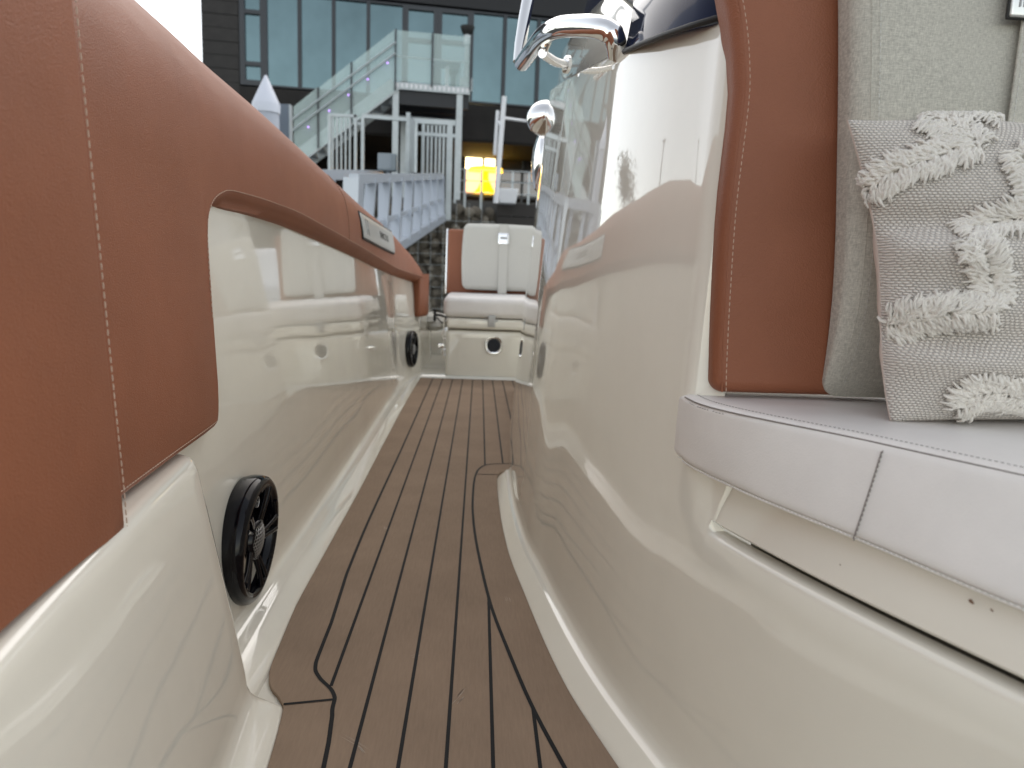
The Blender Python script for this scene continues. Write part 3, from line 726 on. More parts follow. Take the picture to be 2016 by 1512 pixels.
mb = MB(); mb.rbox((-.108, 4.24, .480), (.36, 4.318, .864), .03, warp_c, (.003, .008, .004), 14, 6); mb.build('back_cushion', PALEF, bench, 60)
xs = at(990, 520, 4.25).x
mb = MB(); mb.rbox((xs - .026, 4.2255, .46), (xs + .026, 4.2315, .866), .002, lambda x, y, z: tilt(x, y + (.006 if z > .84 or z < .49 else 0), z), (0, 0, 0), 10, 2)
mb.build('back_strap', PALEF, bench, 50)
bz = at(991, 470, 4.27).z
mb = MB(); mb.rbox((xs - .032, 4.2185, bz - .032), (xs + .032, 4.2245, bz + .034), .004, tilt, (0, 0, 0), 4, 3)
mb.box(tilt(xs, 4.2165, bz + .004), (.04, .003, .012), mi=1)
mb.build('strap_buckle', [CHROME, INKL], bench, 40)
v = at(972, 680, 3.896); M_ = Matrix.Rotation(math.pi / 2, 4, 'X'); M_.translation = v + Vector((0, .006, 0))
mb = MB(); sq = lambda r_, z_: [M_ @ Vector((r_ * math.copysign(abs(math.cos(q)) ** .75, math.cos(q)), r_ * math.copysign(abs(math.sin(q)) ** .75, math.sin(q)), z_)) for q in frange(0, 2 * math.pi, 40)[:-1]]
mb.loft([sq(.050, 0), sq(.050, .007), sq(.047, .012), sq(.041, .0125), sq(.037, .010), sq(.035, .006)], 0, True)
vent = mb.build('bench_vent', CHROME, bench, 50)
mb = MB()
for i in range(-6, 7):
    w = math.sqrt(max(0, .034 ** 2 - (i * .0052) ** 2)); mb.box(v + Vector((0, -.001, i * .0052)), (2 * w, .006, .0032), Euler((.5, 0, 0)))
mb.lathe([(.036, .002), (.001, .002)], M_, 30, 1)
mb.build('vent_grille', [mat('vent_slats', (.045, .05, .06), .5), BLACKM], vent, 30)
l = at(968, 632, 3.885)
mb = MB(); mb.rbox(l - Vector((.020, .006, .033)), l + Vector((.020, .008, .030)), .005, None, (0, .002, 0), 4, 3); mb.rbox(l + Vector((.018, -.003, -.004)), l + Vector((.034, .006, .008)), .003, None, (0, 0, 0), 3, 2)
mb.build('bench_latch', mat('clear_grey_plastic', (.42, .42, .41), .25, coat=.5), bench, 40)
mb = MB()
for z0, ln in ((.21, .05), (.12, .03)):
    mb.tube([(-.178, 3.915, z0 + ln), (-.190, 3.912, z0 + ln), (-.196, 3.912, z0 + ln * .5), (-.190, 3.912, z0), (-.178, 3.915, z0)], .006, 8)
h = at(868, 681, 3.88); mb.rbox(h - Vector((.018, .01, .012)), h + Vector((.018, .01, .012)), .005, None, (0, 0, 0), 3, 3)
mb.tube([(-.186, 3.91, .10), (-.188, 3.908, .2), (-.188, 3.908, .33)], .004, 8)
mb.build('gate_hinge', CHROME, bench, 40)
mb = MB(); p = at(857, 620, 4.05); mb.rbox(p - Vector((.010, .01, .035)), p + Vector((.004, .03, .035)), .003, None, (0, 0, 0), 3, 3)
mb.tube([p, p + Vector((.03, .0, .0)), p + Vector((.065, -.02, -.012))], .007, 8); mb.tube([p + Vector((.01, 0, -.015)), p + Vector((.04, -.01, -.045)), p + Vector((.062, -.02, -.02))], .004, 8)
mb.build('gate_latch', BLACKM, boat, 40)

# --- folded pale cloth in the well beside the bench (loose)
mb = MB(); c = at(850, 650, 4.45); rows = []
for i in range(19):
    th = math.pi * i / 18; row = []
    for j in range(30):
        ph = 2 * math.pi * j / 30; w = 1 + .20 * math.sin(3 * ph + th * 2) * math.sin(th) + .12 * math.sin(7 * ph + 5 * th) + .06 * math.sin(11 * th + ph)
        row.append((c.x + .10 * w * math.sin(th) * math.cos(ph), c.y + .10 * w * math.sin(th) * math.sin(ph), .212 + max(-.0, .055 * w * math.cos(th) + .055 * (1 if th < 1.6 else 1))))
    rows.append(row)
mb.loft(rows, 0, True)
cl = mb.build('folded_cloth', PALEF, None, 60, loc=(c.x, c.y, .212)); tag(cl, 'crumpled cream cloth stowed in the well left of the stern bench', 'cloth')

# ================================================================== cushion with tufted bands
pil_c = Vector((.617, .668, .447)); PW, PH = .265, .286
pil = thing('throw_pillow', 'cream knitted throw pillow with shaggy tufted zigzag, leaning on the grey backrest', 'pillow', pil_c)
def pil_outline(s_, t_):   # s,t in -1..1 -> local x, z with pinched corners
    x = s_ * PW * (1 - .045 * (1 - t_ * t_) - .01 * math.sin(3 * t_ + 1)); z = PH / 2 + t_ * PH / 2 * (1 - .05 * (1 - s_ * s_) + .035 * (1 if t_ > 0 else 0) * (math.cos(s_ * 5 + 2.2)) * (1 - .3 * s_))
    return x, z
def pil_pt(s_, t_, side, lift=0.):
    x, z = pil_outline(s_, t_)
    e = max(0, (1 - abs(s_) ** 2.6)) ** .62 * max(0, (1 - abs(t_) ** 2.4)) ** .62
    fold = .013 * math.exp(-((s_ + .95) / .35) ** 2) * (math.exp(-((t_ - .12) / .14) ** 2) - .9 * math.exp(-((t_ - .30) / .10) ** 2) - .8 * math.exp(-((t_ + .42) / .10) ** 2) + .8 * math.exp(-((t_ + .58) / .10) ** 2) + .6 * math.exp(-((t_ + .25) / .1) ** 2))
    th = (.070 * e + .0015 + fold * (1 - s_ * s_) ** .3 * (1 if side < 0 else .3) * 2)
    y = side * (th + lift)
    z2 = z; zz = max(.0005, z2) ; lean = .14
    # lean back against the backrest; the bottom seam rests on the cushion
    return Vector((x - .040 * (zz / PH - .5) + .009 + (.014 * max(0, -t_) ** 3 * max(0, -s_)), y + lean * (zz - .02) - .022, zz * .995))
mb = MB(); N_ = 64
ss = [math.sin(v * math.pi / 2) * .5 + v * .5 for v in frange(-1, 1, N_)]
for side, mi in ((-1, 0), (1, 1)):
    rows = [[pil_pt(s_, t_, side if abs(s_) < 1 and abs(t_) < 1 else side) for t_ in ss] for s_ in ss]
    mb.loft(rows, mi, flip=side < 0)
# joining seam round the edge
edge = [(-1, t) for t in ss] + [(s_, 1) for s_ in ss[1:]] + [(1, t) for t in ss[::-1][1:]] + [(s_, -1) for s_ in ss[::-1][1:]]
mb.loft([[pil_pt(a, b, -1) for a, b in edge], [pil_pt(a, b, 1) for a, b in edge]], 1, False)
cov = mb.build('pillow_cover', [PILF, PILB], pil, 80, weld=1e-6)
def px_to_st(px, py):
    best = None
    for _ in range(1):
        p = at(px, py, .585)
        lx = p.x - pil_c.x; lz = p.z - pil_c.z
        return lx / (PW * .98), (lz - PH / 2) / (PH / 2)
from_cam = Vector((0, 0, EYE))
grid = [(s_, t_, pil_pt(s_, t_, -1) + pil_c) for s_ in frange(-1, .4, 70) for t_ in frange(-1, 1, 70)]
gp = []
for s_, t_, p in grid:
    c_ = RM.T @ np.array(p - from_cam); gp.append((1008 - c_[0] / c_[2] * F_PX, 756 + c_[1] / c_[2] * F_PX))
gp = np.array(gp)
def nearest_st(px, py):
    i = int(np.argmin((gp[:, 0] - px) ** 2 + (gp[:, 1] - py) ** 2)); return grid[i][0], grid[i][1]
bands = [([(1712, 372), (1760, 338), (1820, 318), (1875, 300), (1915, 282)], 38), ([(1822, 232), (1868, 250), (1905, 270), (1922, 292)], 40), ([(1860, 222), (1910, 220), (1965, 238)], 22),
         ([(1905, 462), (1950, 440), (2010, 428), (2060, 420)], 40), ([(1925, 470), (1945, 520), (1952, 570), (1955, 605)], 40), ([(1955, 612), (1890, 612), (1820, 622), (1752, 640)], 42),
         ([(1890, 800), (1915, 775), (1950, 768), (2000, 778), (2060, 785)], 42), ([(2005, 300), (2030, 350), (2050, 420)], 42)]
mb = MB(); rng = random.Random(3)
for path, wd in bands:
    for (x0, y0), (x1, y1) in zip(path[:-1], path[1:]):
        L = math.hypot(x1 - x0, y1 - y0); n = int(L * wd / 9)
        for _ in range(n):
            t = rng.random(); o = rng.uniform(-.5, .5) * wd; nx, ny = -(y1 - y0) / L, (x1 - x0) / L
            px, py = lerp(x0, x1, t) + nx * o, lerp(y0, y1, t) + ny * o
            s_, t_ = nearest_st(px, py); s_ = max(-1, s_ + rng.uniform(-.008, .008)); t_ = min(1, max(-1, t_ + rng.uniform(-.012, .012)))
            p = pil_pt(s_, t_, -1)
            du = pil_pt(min(1, s_ + .01), t_, -1) - pil_pt(max(-1, s_ - .01), t_, -1); dv = pil_pt(s_, min(1, t_ + .01), -1) - pil_pt(s_, max(-1, t_ - .01), -1)
            nn = dv.cross(du); nn = nn.normalized() if nn.length > 1e-9 else Vector((0, -1, 0))
            if nn.y > 0: nn = -nn
            sg = 1 if o > 0 else -1
            # strands splay outwards from the middle of the band and droop
            side = Vector((nx, 0, -ny)) * sg * rng.uniform(.45, 1.0) + Vector(((x0 - x1) / L, 0, (y1 - y0) / L)) * rng.uniform(.1, .9) + Vector((rng.uniform(-.35, .35), 0, rng.uniform(-.55, .15)))
            side = (side - nn * side.dot(nn)).normalized(); ln = rng.uniform(.0075, .0135)
            q = [p - nn * .001, p + nn * ln * .34 + side * ln * .20, p + nn * (ln * .40 + rng.uniform(-.001, .002)) + side * ln * .58, p + nn * ln * .18 + side * ln * 1.0]
            rr = rng.uniform(.0010, .0017); mb.tube(q, [rr * .8, rr, rr, rr * .75], 5)
mb.build('tufted_band', TUFT, pil, 80, weld=0)

# ================================================================== THE QUAY AND THE BUILDING
CLAD = mat('dark_timber_cladding', (.024, .0215, .0205), .7, var=(6, .6, 1.5))
FRAMEM = mat('anthracite_frame', (.022, .027, .036), .4)
GLASS = mat('coated_glass', (.108, .158, .170), .03, metal=1., var=(.35, .75, 1.25))
DARKW = mat('dark_render', (.018, .0155, .0145), .85, var=(2, .7, 1.3))
GALV = mat('galvanised_steel', (.46, .50, .52), .45, metal=.35, var=(5, .85, 1.1))
ALU = mat('brushed_aluminium', (.47, .51, .57), .35, metal=.3)
BALU = mat('balustrade_glass', (.62, .78, .76), .03, alpha=.32, coat=.5)
WHITE = mat('white_paint', (.74, .75, .78), .45)
PILE = mat('grey_pile_sleeve', (.42, .45, .52), .5, var=(4, .9, 1.05))
SLATE = mat('blue_grey_post', (.13, .16, .20), .6)
STONE = mat('gabion_stone', (.11, .095, .075), .9, var=(2.5, .45, 1.7))
STONE2 = mat('pale_gabion_stone', (.17, .15, .12), .9, var=(3, .6, 1.5))
DARKF = mat('dark_slats', (.030, .026, .024), .75)
YB = 20.0
def fac_Y(x): return YB + .126 * x
def fac(px, py, off=0.):
    d = ray(px, py); t = (YB - off) / (d[1] - .126 * d[0]); return Vector(np.array([0, 0, EYE]) + d * t)
ang = math.atan(.126); fdir = Vector((math.cos(ang), math.sin(ang), 0)); fnrm = Vector((math.sin(ang), -math.cos(ang), 0))  # fnrm faces the water
FR = Matrix((fdir, -fnrm, Vector((0, 0, 1)))).transposed()
origin = Vector((0, YB, 0))
def uz(px, py): p = fac(px, py) - origin; return p.dot(fdir), p.z
def fpt(u, z, off=0.): return origin + fdir * u + fnrm * off + Vector((0, 0, z))
def fbox(mb, u0, u1, z0, z1, o0, o1, mi=0):
    mb.box(fpt((u0 + u1) / 2, (z0 + z1) / 2, (o0 + o1) / 2), (abs(u1 - u0), abs(o1 - o0), abs(z1 - z0)), FR, mi)
bld = thing('waterfront_building', 'dark clad two storey waterfront building with tall blue glass upper windows', 'building', (0, YB + 2, 1.9))
bld_inv = Matrix.Translation(-Vector(bld.location))
def bchild(mb, name, m_, parent=None, smooth=30):
    o = mb.build(name, m_, None, smooth)
    if parent is None: o.parent = bld; o.matrix_parent_inverse = bld_inv
    else: o.parent = parent
    return o
u_l = uz(397, 60)[0]; u_r = 14.0
z_sill = uz(655, 181)[1]; z_head = uz(800, 9)[1]; z_top = z_head + 2.2
z_deck = fac(950, 395, 0).z
u_w0 = uz(472, 80)[0]; u_w1 = uz(523, 80)[0]
mb = MB()
nb = 22; h = (z_top - z_deck) / nb
for i in range(nb):
    fbox(mb, u_l, u_w0 - .02, z_deck + i * h + .012, z_deck + (i + 1) * h, -.25, .02 + (.006 if i % 2 else 0))
fbox(mb, u_l + .02, u_w0, z_deck, z_top, -8, -.03)
bchild(mb, 'cladding_wall', CLAD)
mb = MB(); fbox(mb, u_w0 - .02, u_r, z_head + .04, z_top, -.2, .10); fbox(mb, u_l, u_r, z_top, z_top + .25, -8, .3); bchild(mb, 'roof_fascia', mat('black_fascia', (.006, .0065, .009), .6))
mb = MB(); fbox(mb, u_w0 - .02, u_r, z_sill - .95, z_sill - .04, -.2, .05); fbox(mb, u_w0, u_r, z_sill - 1.0, z_sill - .9, -6, .0); bchild(mb, 'spandrel', DARKW)
mb = MB(); fbox(mb, u_w0, u_r, z_deck, z_sill - .9, -4.4, -4.2); fbox(mb, u_w0, u_r, z_sill - .9, z_top, -8, -7.8); fbox(mb, u_r - .2, u_r, z_deck, z_top, -8, -.2); bchild(mb, 'rear_wall', DARKW)
def window(u0, u1, z0, z1, bars=(), fw=.045, label=None):
    mb = MB()
    fbox(mb, u0, u0 + fw, z0, z1, -.12, .045); fbox(mb, u1 - fw, u1, z0, z1, -.12, .045)
    fbox(mb, u0 + fw, u1 - fw, z0, z0 + fw, -.12, .04); fbox(mb, u0 + fw, u1 - fw, z1 - fw, z1, -.12, .04)
    for zb in bars: fbox(mb, u0 + fw, u1 - fw, zb - .05, zb + .05, -.1, .038)
    w = bchild(mb, 'window', FRAMEM)
    if label: w['label'] = label
    mb = MB(); a = random.uniform(-.004, .004); b_ = random.uniform(-.006, .006)
    mb.add([fpt(u0 + fw * .5, z0 + fw * .5, -.03 + a), fpt(u1 - fw * .5, z0 + fw * .5, -.03 - a), fpt(u1 - fw * .5, z1 - fw * .5, -.03 - a + b_), fpt(u0 + fw * .5, z1 - fw * .5, -.03 + a + b_)], [(0, 1, 2, 3)])
    p = mb.build('pane', GLASS, w, 0)
    p.matrix_parent_inverse = Matrix.Identity(4)
    return w
window(u_w0, u_w1, z_sill, z_head, (uz(500, 24)[1], uz(500, 126)[1]), .13)
edges = [523, 590, 657, 725, 795]
for a, b_ in zip(edges[:-1], edges[1:]): window(uz(a, 90)[0] + .002, uz(b_, 90)[0] - .002, z_sill, z_head)
window(uz(795, 90)[0] + .002, uz(861, 90)[0], z_sill, z_head, (uz(825, 80)[1],), .11, 'glazed terrace door leaf with a mid rail')
window(uz(861, 90)[0] + .004, uz(928, 90)[0], z_sill, z_head, (uz(890, 84)[1],), .11, 'glazed terrace door leaf with a mid rail')
e = [928, 993, 1060, 1127, 1194, 1261, 1328]
for a, b_ in zip(e[:-1], e[1:]): window(uz(a, 90)[0] + .004, uz(b_, 90)[0] - .002, z_sill, z_head)

# glazed front under the overhang, sunset reflection painted in as glowing panes
mb = MB(); LO = -2.6
def lo(px, py): 
    d = ray(px, py); t = (YB - LO * 1.008) / (d[1] - .126 * d[0]); p = Vector(np.array([0, 0, EYE]) + d * t) - origin; return p.dot(fdir), p.z
ua, za = lo(915, 380); ub, zb = lo(985, 292); uc, zc = lo(1075, 285); um = lo(951, 340)[0]; zm = lo(951, 336)[1]
fr_ = MB()
for u in (ua - .04, um, ub, lerp(ub, uc, .5), uc): fbox(fr_, u - .035, u + .035, z_deck, zb + .1, LO - .05, LO + .06)
fbox(fr_, ua - .06, uc, zb + .06, zb + .16, LO - .05, LO + .05); fbox(fr_, ua, uc, za - .08, za, LO - .05, LO + .05)
for zz in (lerp(za, zb, .3), lerp(za, zb, .55)): fbox(fr_, ub, uc, zz - .02, zz + .02, LO - .04, LO + .04)
shop = bchild(fr_, 'glazed_front', FRAMEM)
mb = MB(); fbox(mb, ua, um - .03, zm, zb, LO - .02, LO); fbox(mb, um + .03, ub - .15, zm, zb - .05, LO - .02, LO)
mb.build('sunset_glow_pane', mat('sunset_glow_upper', (.8, .7, .5), .5, emit=((1, .80, .42), 2.6)), shop, 0)
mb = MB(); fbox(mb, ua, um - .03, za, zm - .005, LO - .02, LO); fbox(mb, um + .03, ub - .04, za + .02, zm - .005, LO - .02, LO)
mb.build('sunset_glow_pane', mat('sunset_glow_lower', (.7, .4, .2), .5, emit=((1, .50, .22), 1.1)), shop, 0)
mb = MB(); fbox(mb, ub + .03, uc, za, zb, LO - .02, LO); mb.build('pane', mat('dim_glass', (.16, .15, .15), .06, metal=.7), shop, 0)
lm = thing('glowing_reflection', 'yellow mushroom shaped reflection in the glass front, added as a glowing shape', 'reflection', fpt(lerp(um, ub, .1), za, LO + .25))  # added emissive shape for a yellow reflection in the glass, no real lamp
mb = MB(); hl = (zb - za); mb.lathe([(.26 * hl, 0), (.17 * hl, .1 * hl), (.07 * hl, .3 * hl), (.06 * hl, .45 * hl)], None, 20); mb.build('reflection_stem', mat('glow_yellow', (.8, .6, .05), .5, emit=((1, .62, .0), 1.5)), lm, 60)
mb = MB(); mb.lathe([(.06 * hl, .45 * hl), (.38 * hl, .46 * hl), (.36 * hl, .53 * hl), (.05 * hl, .56 * hl)], None, 20); mb.build('reflection_cap', mat('glow_orange', (.8, .5, .05), .5, emit=((1, .55, .02), 1.5)), lm, 60)

# outdoor staircase with landing, treads, columns and glass balustrade
OFF = 2.2
def st(px, py, off=OFF):
    d = ray(px, py); t = (YB - off * 1.008) / (d[1] - .126 * d[0]); p = Vector(np.array([0, 0, EYE]) + d * t) - origin; return p.dot(fdir), p.z
u1, z1 = st(778, 170); u2, _ = st(925, 170); zl = st(850, 172)[1]; u0, z0 = st(605, 296)
stair = thing('outdoor_staircase', 'galvanised outdoor staircase with glass balustrade climbing to a landing', 'staircase', fpt(u1, z_deck, OFF))
sinv = Matrix.Translation(-Vector(stair.location))
def schild(mb, name, m_, smooth=30, parent=None):
    o = mb.build(name, m_, None, smooth)
    if parent: o.parent = parent
    else: o.parent = stair; o.matrix_parent_inverse = sinv
    return o
slope = (zl - z0) / (u1 - u0); ue = u1 - (zl - z_deck) / slope
WID = 1.15
for o_ in (OFF, OFF - WID):
    mb = MB(); a, b_ = fpt(ue, z_deck, o_), fpt(u1, zl, o_)
    mb.bar(a, b_, .30, .05, fnrm) if False else mb.bar(a, b_, .05, .30, fdir); schild(mb, 'stringer', GALV)
nt_ = 15
for i in range(nt_):
    t = (i + .6) / nt_; mb = MB(); p = fpt(lerp(ue, u1, t), lerp(z_deck, zl, t), OFF - WID / 2); mb.box(p, (.26, WID - .1, .04), FR); mb.box(p + fdir * .12 + Vector((0, 0, -.02)), (.015, WID - .1, .06), FR)
    schild(mb, 'tread', GALV)
mb = MB(); fbox(mb, u1, u2, zl - .10, zl + .06, .2, OFF + .02); 
for k in range(16): fbox(mb, lerp(u1, u2, (k + .2) / 16), lerp(u1, u2, (k + .7) / 16), zl - .06, zl + .03, OFF + .02, OFF + .03, 1)
schild(mb, 'landing', [GALV, WHITE])
mb = MB()
for o_ in (.3, .8, 1.4, OFF - .1): fbox(mb, u1 + .05, u2 - .02, zl - .42, zl - .11, o_ - .05, o_ + .05)
schild(mb, 'landing_joist', mat('dark_steel', (.02, .022, .026), .6))
for uu, o_ in ((st(779, 200)[0], OFF - .08), (st(905, 200)[0], OFF - .08), (st(797, 230)[0], .4)):
    mb = MB(); fbox(mb, uu - .07, uu + .07, z_deck - .6, zl - .10, o_ - .07, o_ + .07); schild(mb, 'column', GALV)
zg = st(850, 66)[1] - zl
# glass: sloped panels and landing panels
pu = [st(577, 250)[0], st(627, 250)[0], st(692, 250)[0], u1]
zline = lambda u: lerp(z_deck, zl, (u - ue) / (u1 - ue))
for a, b_ in zip(pu[:-1], pu[1:]):
    mb = MB(); mb.loft([[fpt(a + .02, zline(a) - .15, OFF + .05), fpt(a + .02, zline(a) + zg, OFF + .05)], [fpt(b_ - .02, zline(b_) - .15, OFF + .05), fpt(b_ - .02, zline(b_) + zg, OFF + .05)]])
    mb.loft([[fpt(a + .02, zline(a) - .15, OFF + .035), fpt(a + .02, zline(a) + zg, OFF + .035)], [fpt(b_ - .02, zline(b_) - .15, OFF + .035), fpt(b_ - .02, zline(b_) + zg, OFF + .035)]])
    schild(mb, 'glass_panel', BALU, 0)
um2 = st(851, 100)[0]
for a, b_ in ((u1, um2), (um2, u2)):
    mb = MB(); fbox(mb, a + .02, b_ - .02, zl + .08, zl + zg, OFF - .0, OFF + .015); schild(mb, 'glass_panel', BALU, 0)
mb = MB(); mb.box(fpt(u2, zl + .5 * zg - .1, OFF / 2 + .1), (.015, OFF - .2, zg + .3), FR); schild(mb, 'glass_panel', BALU, 0)
for u in pu[1:]:
    mb = MB(); fbox(mb, u - .02, u + .02, zline(min(u, u1)) - .15, zline(min(u, u1)) + zg * (1.0), OFF + .055, OFF + .09); schild(mb, 'baluster_post', FRAMEM)
for u in (um2, u2):
    mb = MB(); fbox(mb, u - .02, u + .02, zl, zl + zg, OFF + .03, OFF + .07); schild(mb, 'baluster_post', FRAMEM)
mb = MB()
for q in (.55, .75): mb.tube([fpt(ue, z_deck + zg * q, OFF + .12), fpt(u1, zl + zg * q, OFF + .12)], .022, 8)
mb.tube([fpt(u1, zl + zg * .55, OFF - .12), fpt(u2, zl + zg * .55, OFF - .12)], .022, 8)
schild(mb, 'handrail', GALV, 60)
for k, (px, py) in enumerate(((607, 250), (648, 218), (686, 187), (724, 156), (763, 124))):
    u, z = st(px, py, OFF + .16); mb = MB(); mb.lathe([(.001, .02), (.014, .018), (.021, .008), (.021, 0)], Matrix.Translation(fpt(u, z, OFF + .16)) @ FR.to_4x4() @ Matrix.Rotation(math.pi / 2, 4, 'X'), 12)
    schild(mb, 'violet_dot', mat('violet_glow', (.5, .3, .8), .4, emit=((.55, .30, 1), .8)), 60)  # row of small emissive violet dots following the stair slope
# things standing on the landing
def on_landing(px): return st(px, 165, OFF - .6)[0]
u = on_landing(880); ph = thing('bistro_table', 'round topped white pedestal table on the glass sided landing', 'table', fpt(u, zl + .06, OFF - .6))
mb = MB(); mb.lathe([(.18, 0), (.17, .03), (.05, .05), (.05, .62), (.001, .62)], None, 20); mb.build('pedestal', WHITE, ph, 50)
mb = MB(); mb.lathe([(.001, .62), (.33, .62), (.34, .635), (.33, .65), (.001, .655)], None, 28); mb.build('table_top', SLATE, ph, 50)
u = on_landing(916); zh = st(916, 52, OFF - .4)[1]
ht = thing('patio_heater', 'dark capped patio lantern heater at the right end of the landing', 'heater', fpt(u, zl + .06, OFF - .4)); hh = zh - zl - .06
mb = MB(); mb.lathe([(.16, 0), (.16, .3), (.06, .32), (.05, hh - .45), (.09, hh - .42), (.09, hh - .2)], None, 18); mb.build('heater_body', GALV, ht, 50)
mb = MB(); mb.lathe([(.09, hh - .2), (.13, hh - .14), (.17, hh - .02), (.17, hh), (.001, hh + .02)], None, 18); mb.build('heater_cap', BLACKM, ht, 50)

# steel fence and gate at the head of the gangway
YG = 13.6
fence = thing('steel_gate_fence', 'galvanised barred fence and open gate at the head of the gangway', 'gate', at(800, 400, YG))
finv = Matrix.Translation(-Vector(fence.location))
def gchild(mb, name, m_=GALV, parent=None):
    o = mb.build(name, m_, None, 30); o.parent = parent or fence
    if not parent: o.matrix_parent_inverse = finv
    return o
def vbar(mb, px, y0, y1, w, Y=YG, d=None):
    a, b_ = at(px, y0, Y), at(px, y1, Y); x = (a.x + b_.x) / 2; mb.box((x, Y, (a.z + b_.z) / 2), (w, d or w, abs(a.z - b_.z)))
def hbar(mb, x0, y0, x1, y1, w, Y=YG): mb.bar(at(x0, y0, Y), at(x1, y1, Y), w, w)
mb = MB(); vbar(mb, 649, 224, 345, .055); vbar(mb, 700, 226, 345, .05); hbar(mb, 647, 226, 702, 229, .05)
for k in range(5): vbar(mb, 655 + k * 8.5, 228, 345, .028)
gchild(mb, 'bar_panel')
mb = MB(); vbar(mb, 714, 230, 352, .055); hbar(mb, 714, 229, 806, 236, .06); hbar(mb, 704, 243, 714, 244, .035); vbar(mb, 803, 222, 345, .07); gchild(mb, 'gate_frame')
mb = MB(); mb.loft([[at(806, 224, YG), at(806, 342, YG)], [at(817, 246, YG - 1.3), at(817, 338, YG - 1.3)]]); mb.loft([[at(807, 224, YG), at(807, 342, YG)], [at(818.5, 246, YG - 1.3), at(818.5, 338, YG - 1.3)]]); vbar(mb, 819, 240, 340, .04, YG - 1.3)
gchild(mb, 'gate_leaf')
mb = MB(); hbar(mb, 812, 238, 897, 243, .085); hbar(mb, 819, 263, 897, 268, .06); vbar(mb, 833, 243, 342, .055); vbar(mb, 885, 247, 432, .085); vbar(mb, 897, 245, 400, .04); hbar(mb, 830, 427, 886, 431, .06)
for k in range(6): vbar(mb, 842 + k * 7.6, 246, 428 if k > 1 else 345, .038)
gchild(mb, 'bar_panel')
mb = MB()
for k in range(60): p = at(714 + k * 3.1, 229 + k * .25, YG); mb.box(p + Vector((0, 0, .045)), (.008, .01, .05), Euler((0, .5, 0)))
gchild(mb, 'spike_strip')
bx = thing('control_cabinet', 'small grey steel control cabinet mounted beside the gate opening', 'cabinet', at(762, 335, YG - .4))
a, b_ = at(745, 336, YG - .4), at(781, 304, YG - .4); c = (a + b_) / 2 - Vector(bx.location)
mb = MB(); mb.rbox(c - Vector(((b_.x - a.x) / 2, .1, (b_.z - a.z) / 2)), c + Vector(((b_.x - a.x) / 2, .1, (b_.z - a.z) / 2)), .012, None, (0, 0, 0), 3, 2); mb.tube([c + Vector((0, 0, -.1)), c + Vector((0, 0, -1.2))], .03, 8); mb.build('cabinet_body', mat('cabinet_grey', (.22, .26, .29), .5), bx, 40)
mb = MB(); mb.box(c + Vector((.003, -.103, .005)), ((b_.x - a.x) * .42, .012, (b_.z - a.z) * .85)); mb.box(c + Vector((-.1, -.103, .005)), ((b_.x - a.x) * .38, .01, (b_.z - a.z) * .85)); mb.build('cabinet_door', mat('cabinet_door_grey', (.25, .29, .33), .45), bx, 40)

# gangway running from the gate down to the left
gw = thing('gangway', 'aluminium gangway with leaning flat balusters sloping down from the gate', 'gangway', at(870, 428, 13.3)); gi = Matrix.Translation(-Vector(gw.location))
A0, B0 = at(868, 347, 13.3), at(697, 352, 7.6); A1, B1 = at(872, 428, 13.3), at(690, 545, 7.6)
def gwc(mb, name, m_=ALU): o = mb.build(name, m_, None, 30); o.parent = gw; o.matrix_parent_inverse = gi
mb = MB(); mb.bar(A0, B0, .10, .10, (0, 0, 1)); gwc(mb, 'top_rail')
mb = MB(); mb.bar(A1, B1, .10, .13, (0, 0, 1)); gwc(mb, 'side_beam')
perp = Vector((B0 - A0)).cross(Vector((0, 0, 1))).normalized()
if perp.x > 0: perp = -perp
mb = MB(); mb.bar(A0 + perp * 1.1, B0 + perp * 1.1, .10, .14, (0, 0, 1)); gwc(mb, 'top_rail')
mb = MB(); mb.loft([[A1, A1 + perp * 1.1], [B1, B1 + perp * 1.1]]); mb.loft([[p + Vector((0, 0, -.05)) for p in (A1, A1 + perp * 1.1)], [p + Vector((0, 0, -.05)) for p in (B1, B1 + perp * 1.1)]]); gwc(mb, 'walkway')
n = 8
for side in (0, 1.1):
    for i in range(n + 1):
        t = i / n; mb = MB(); a = A0.lerp(B0, t) + perp * side; b_ = A1.lerp(B1, max(0, min(1, t + .035))) + perp * side
        if i == n: mb.bar(a, A1.lerp(B1, 1) + perp * side, .16, .22, (B0 - A0))
        else: mb.bar(a, b_, .045, .12 if side == 0 else .08, perp)
        gwc(mb, 'baluster')
mb = MB(); mb.bar(A0.lerp(A1, .55), B0.lerp(B1, .55), .04, .06, (0, 0, 1)); gwc(mb, 'mid_rail')

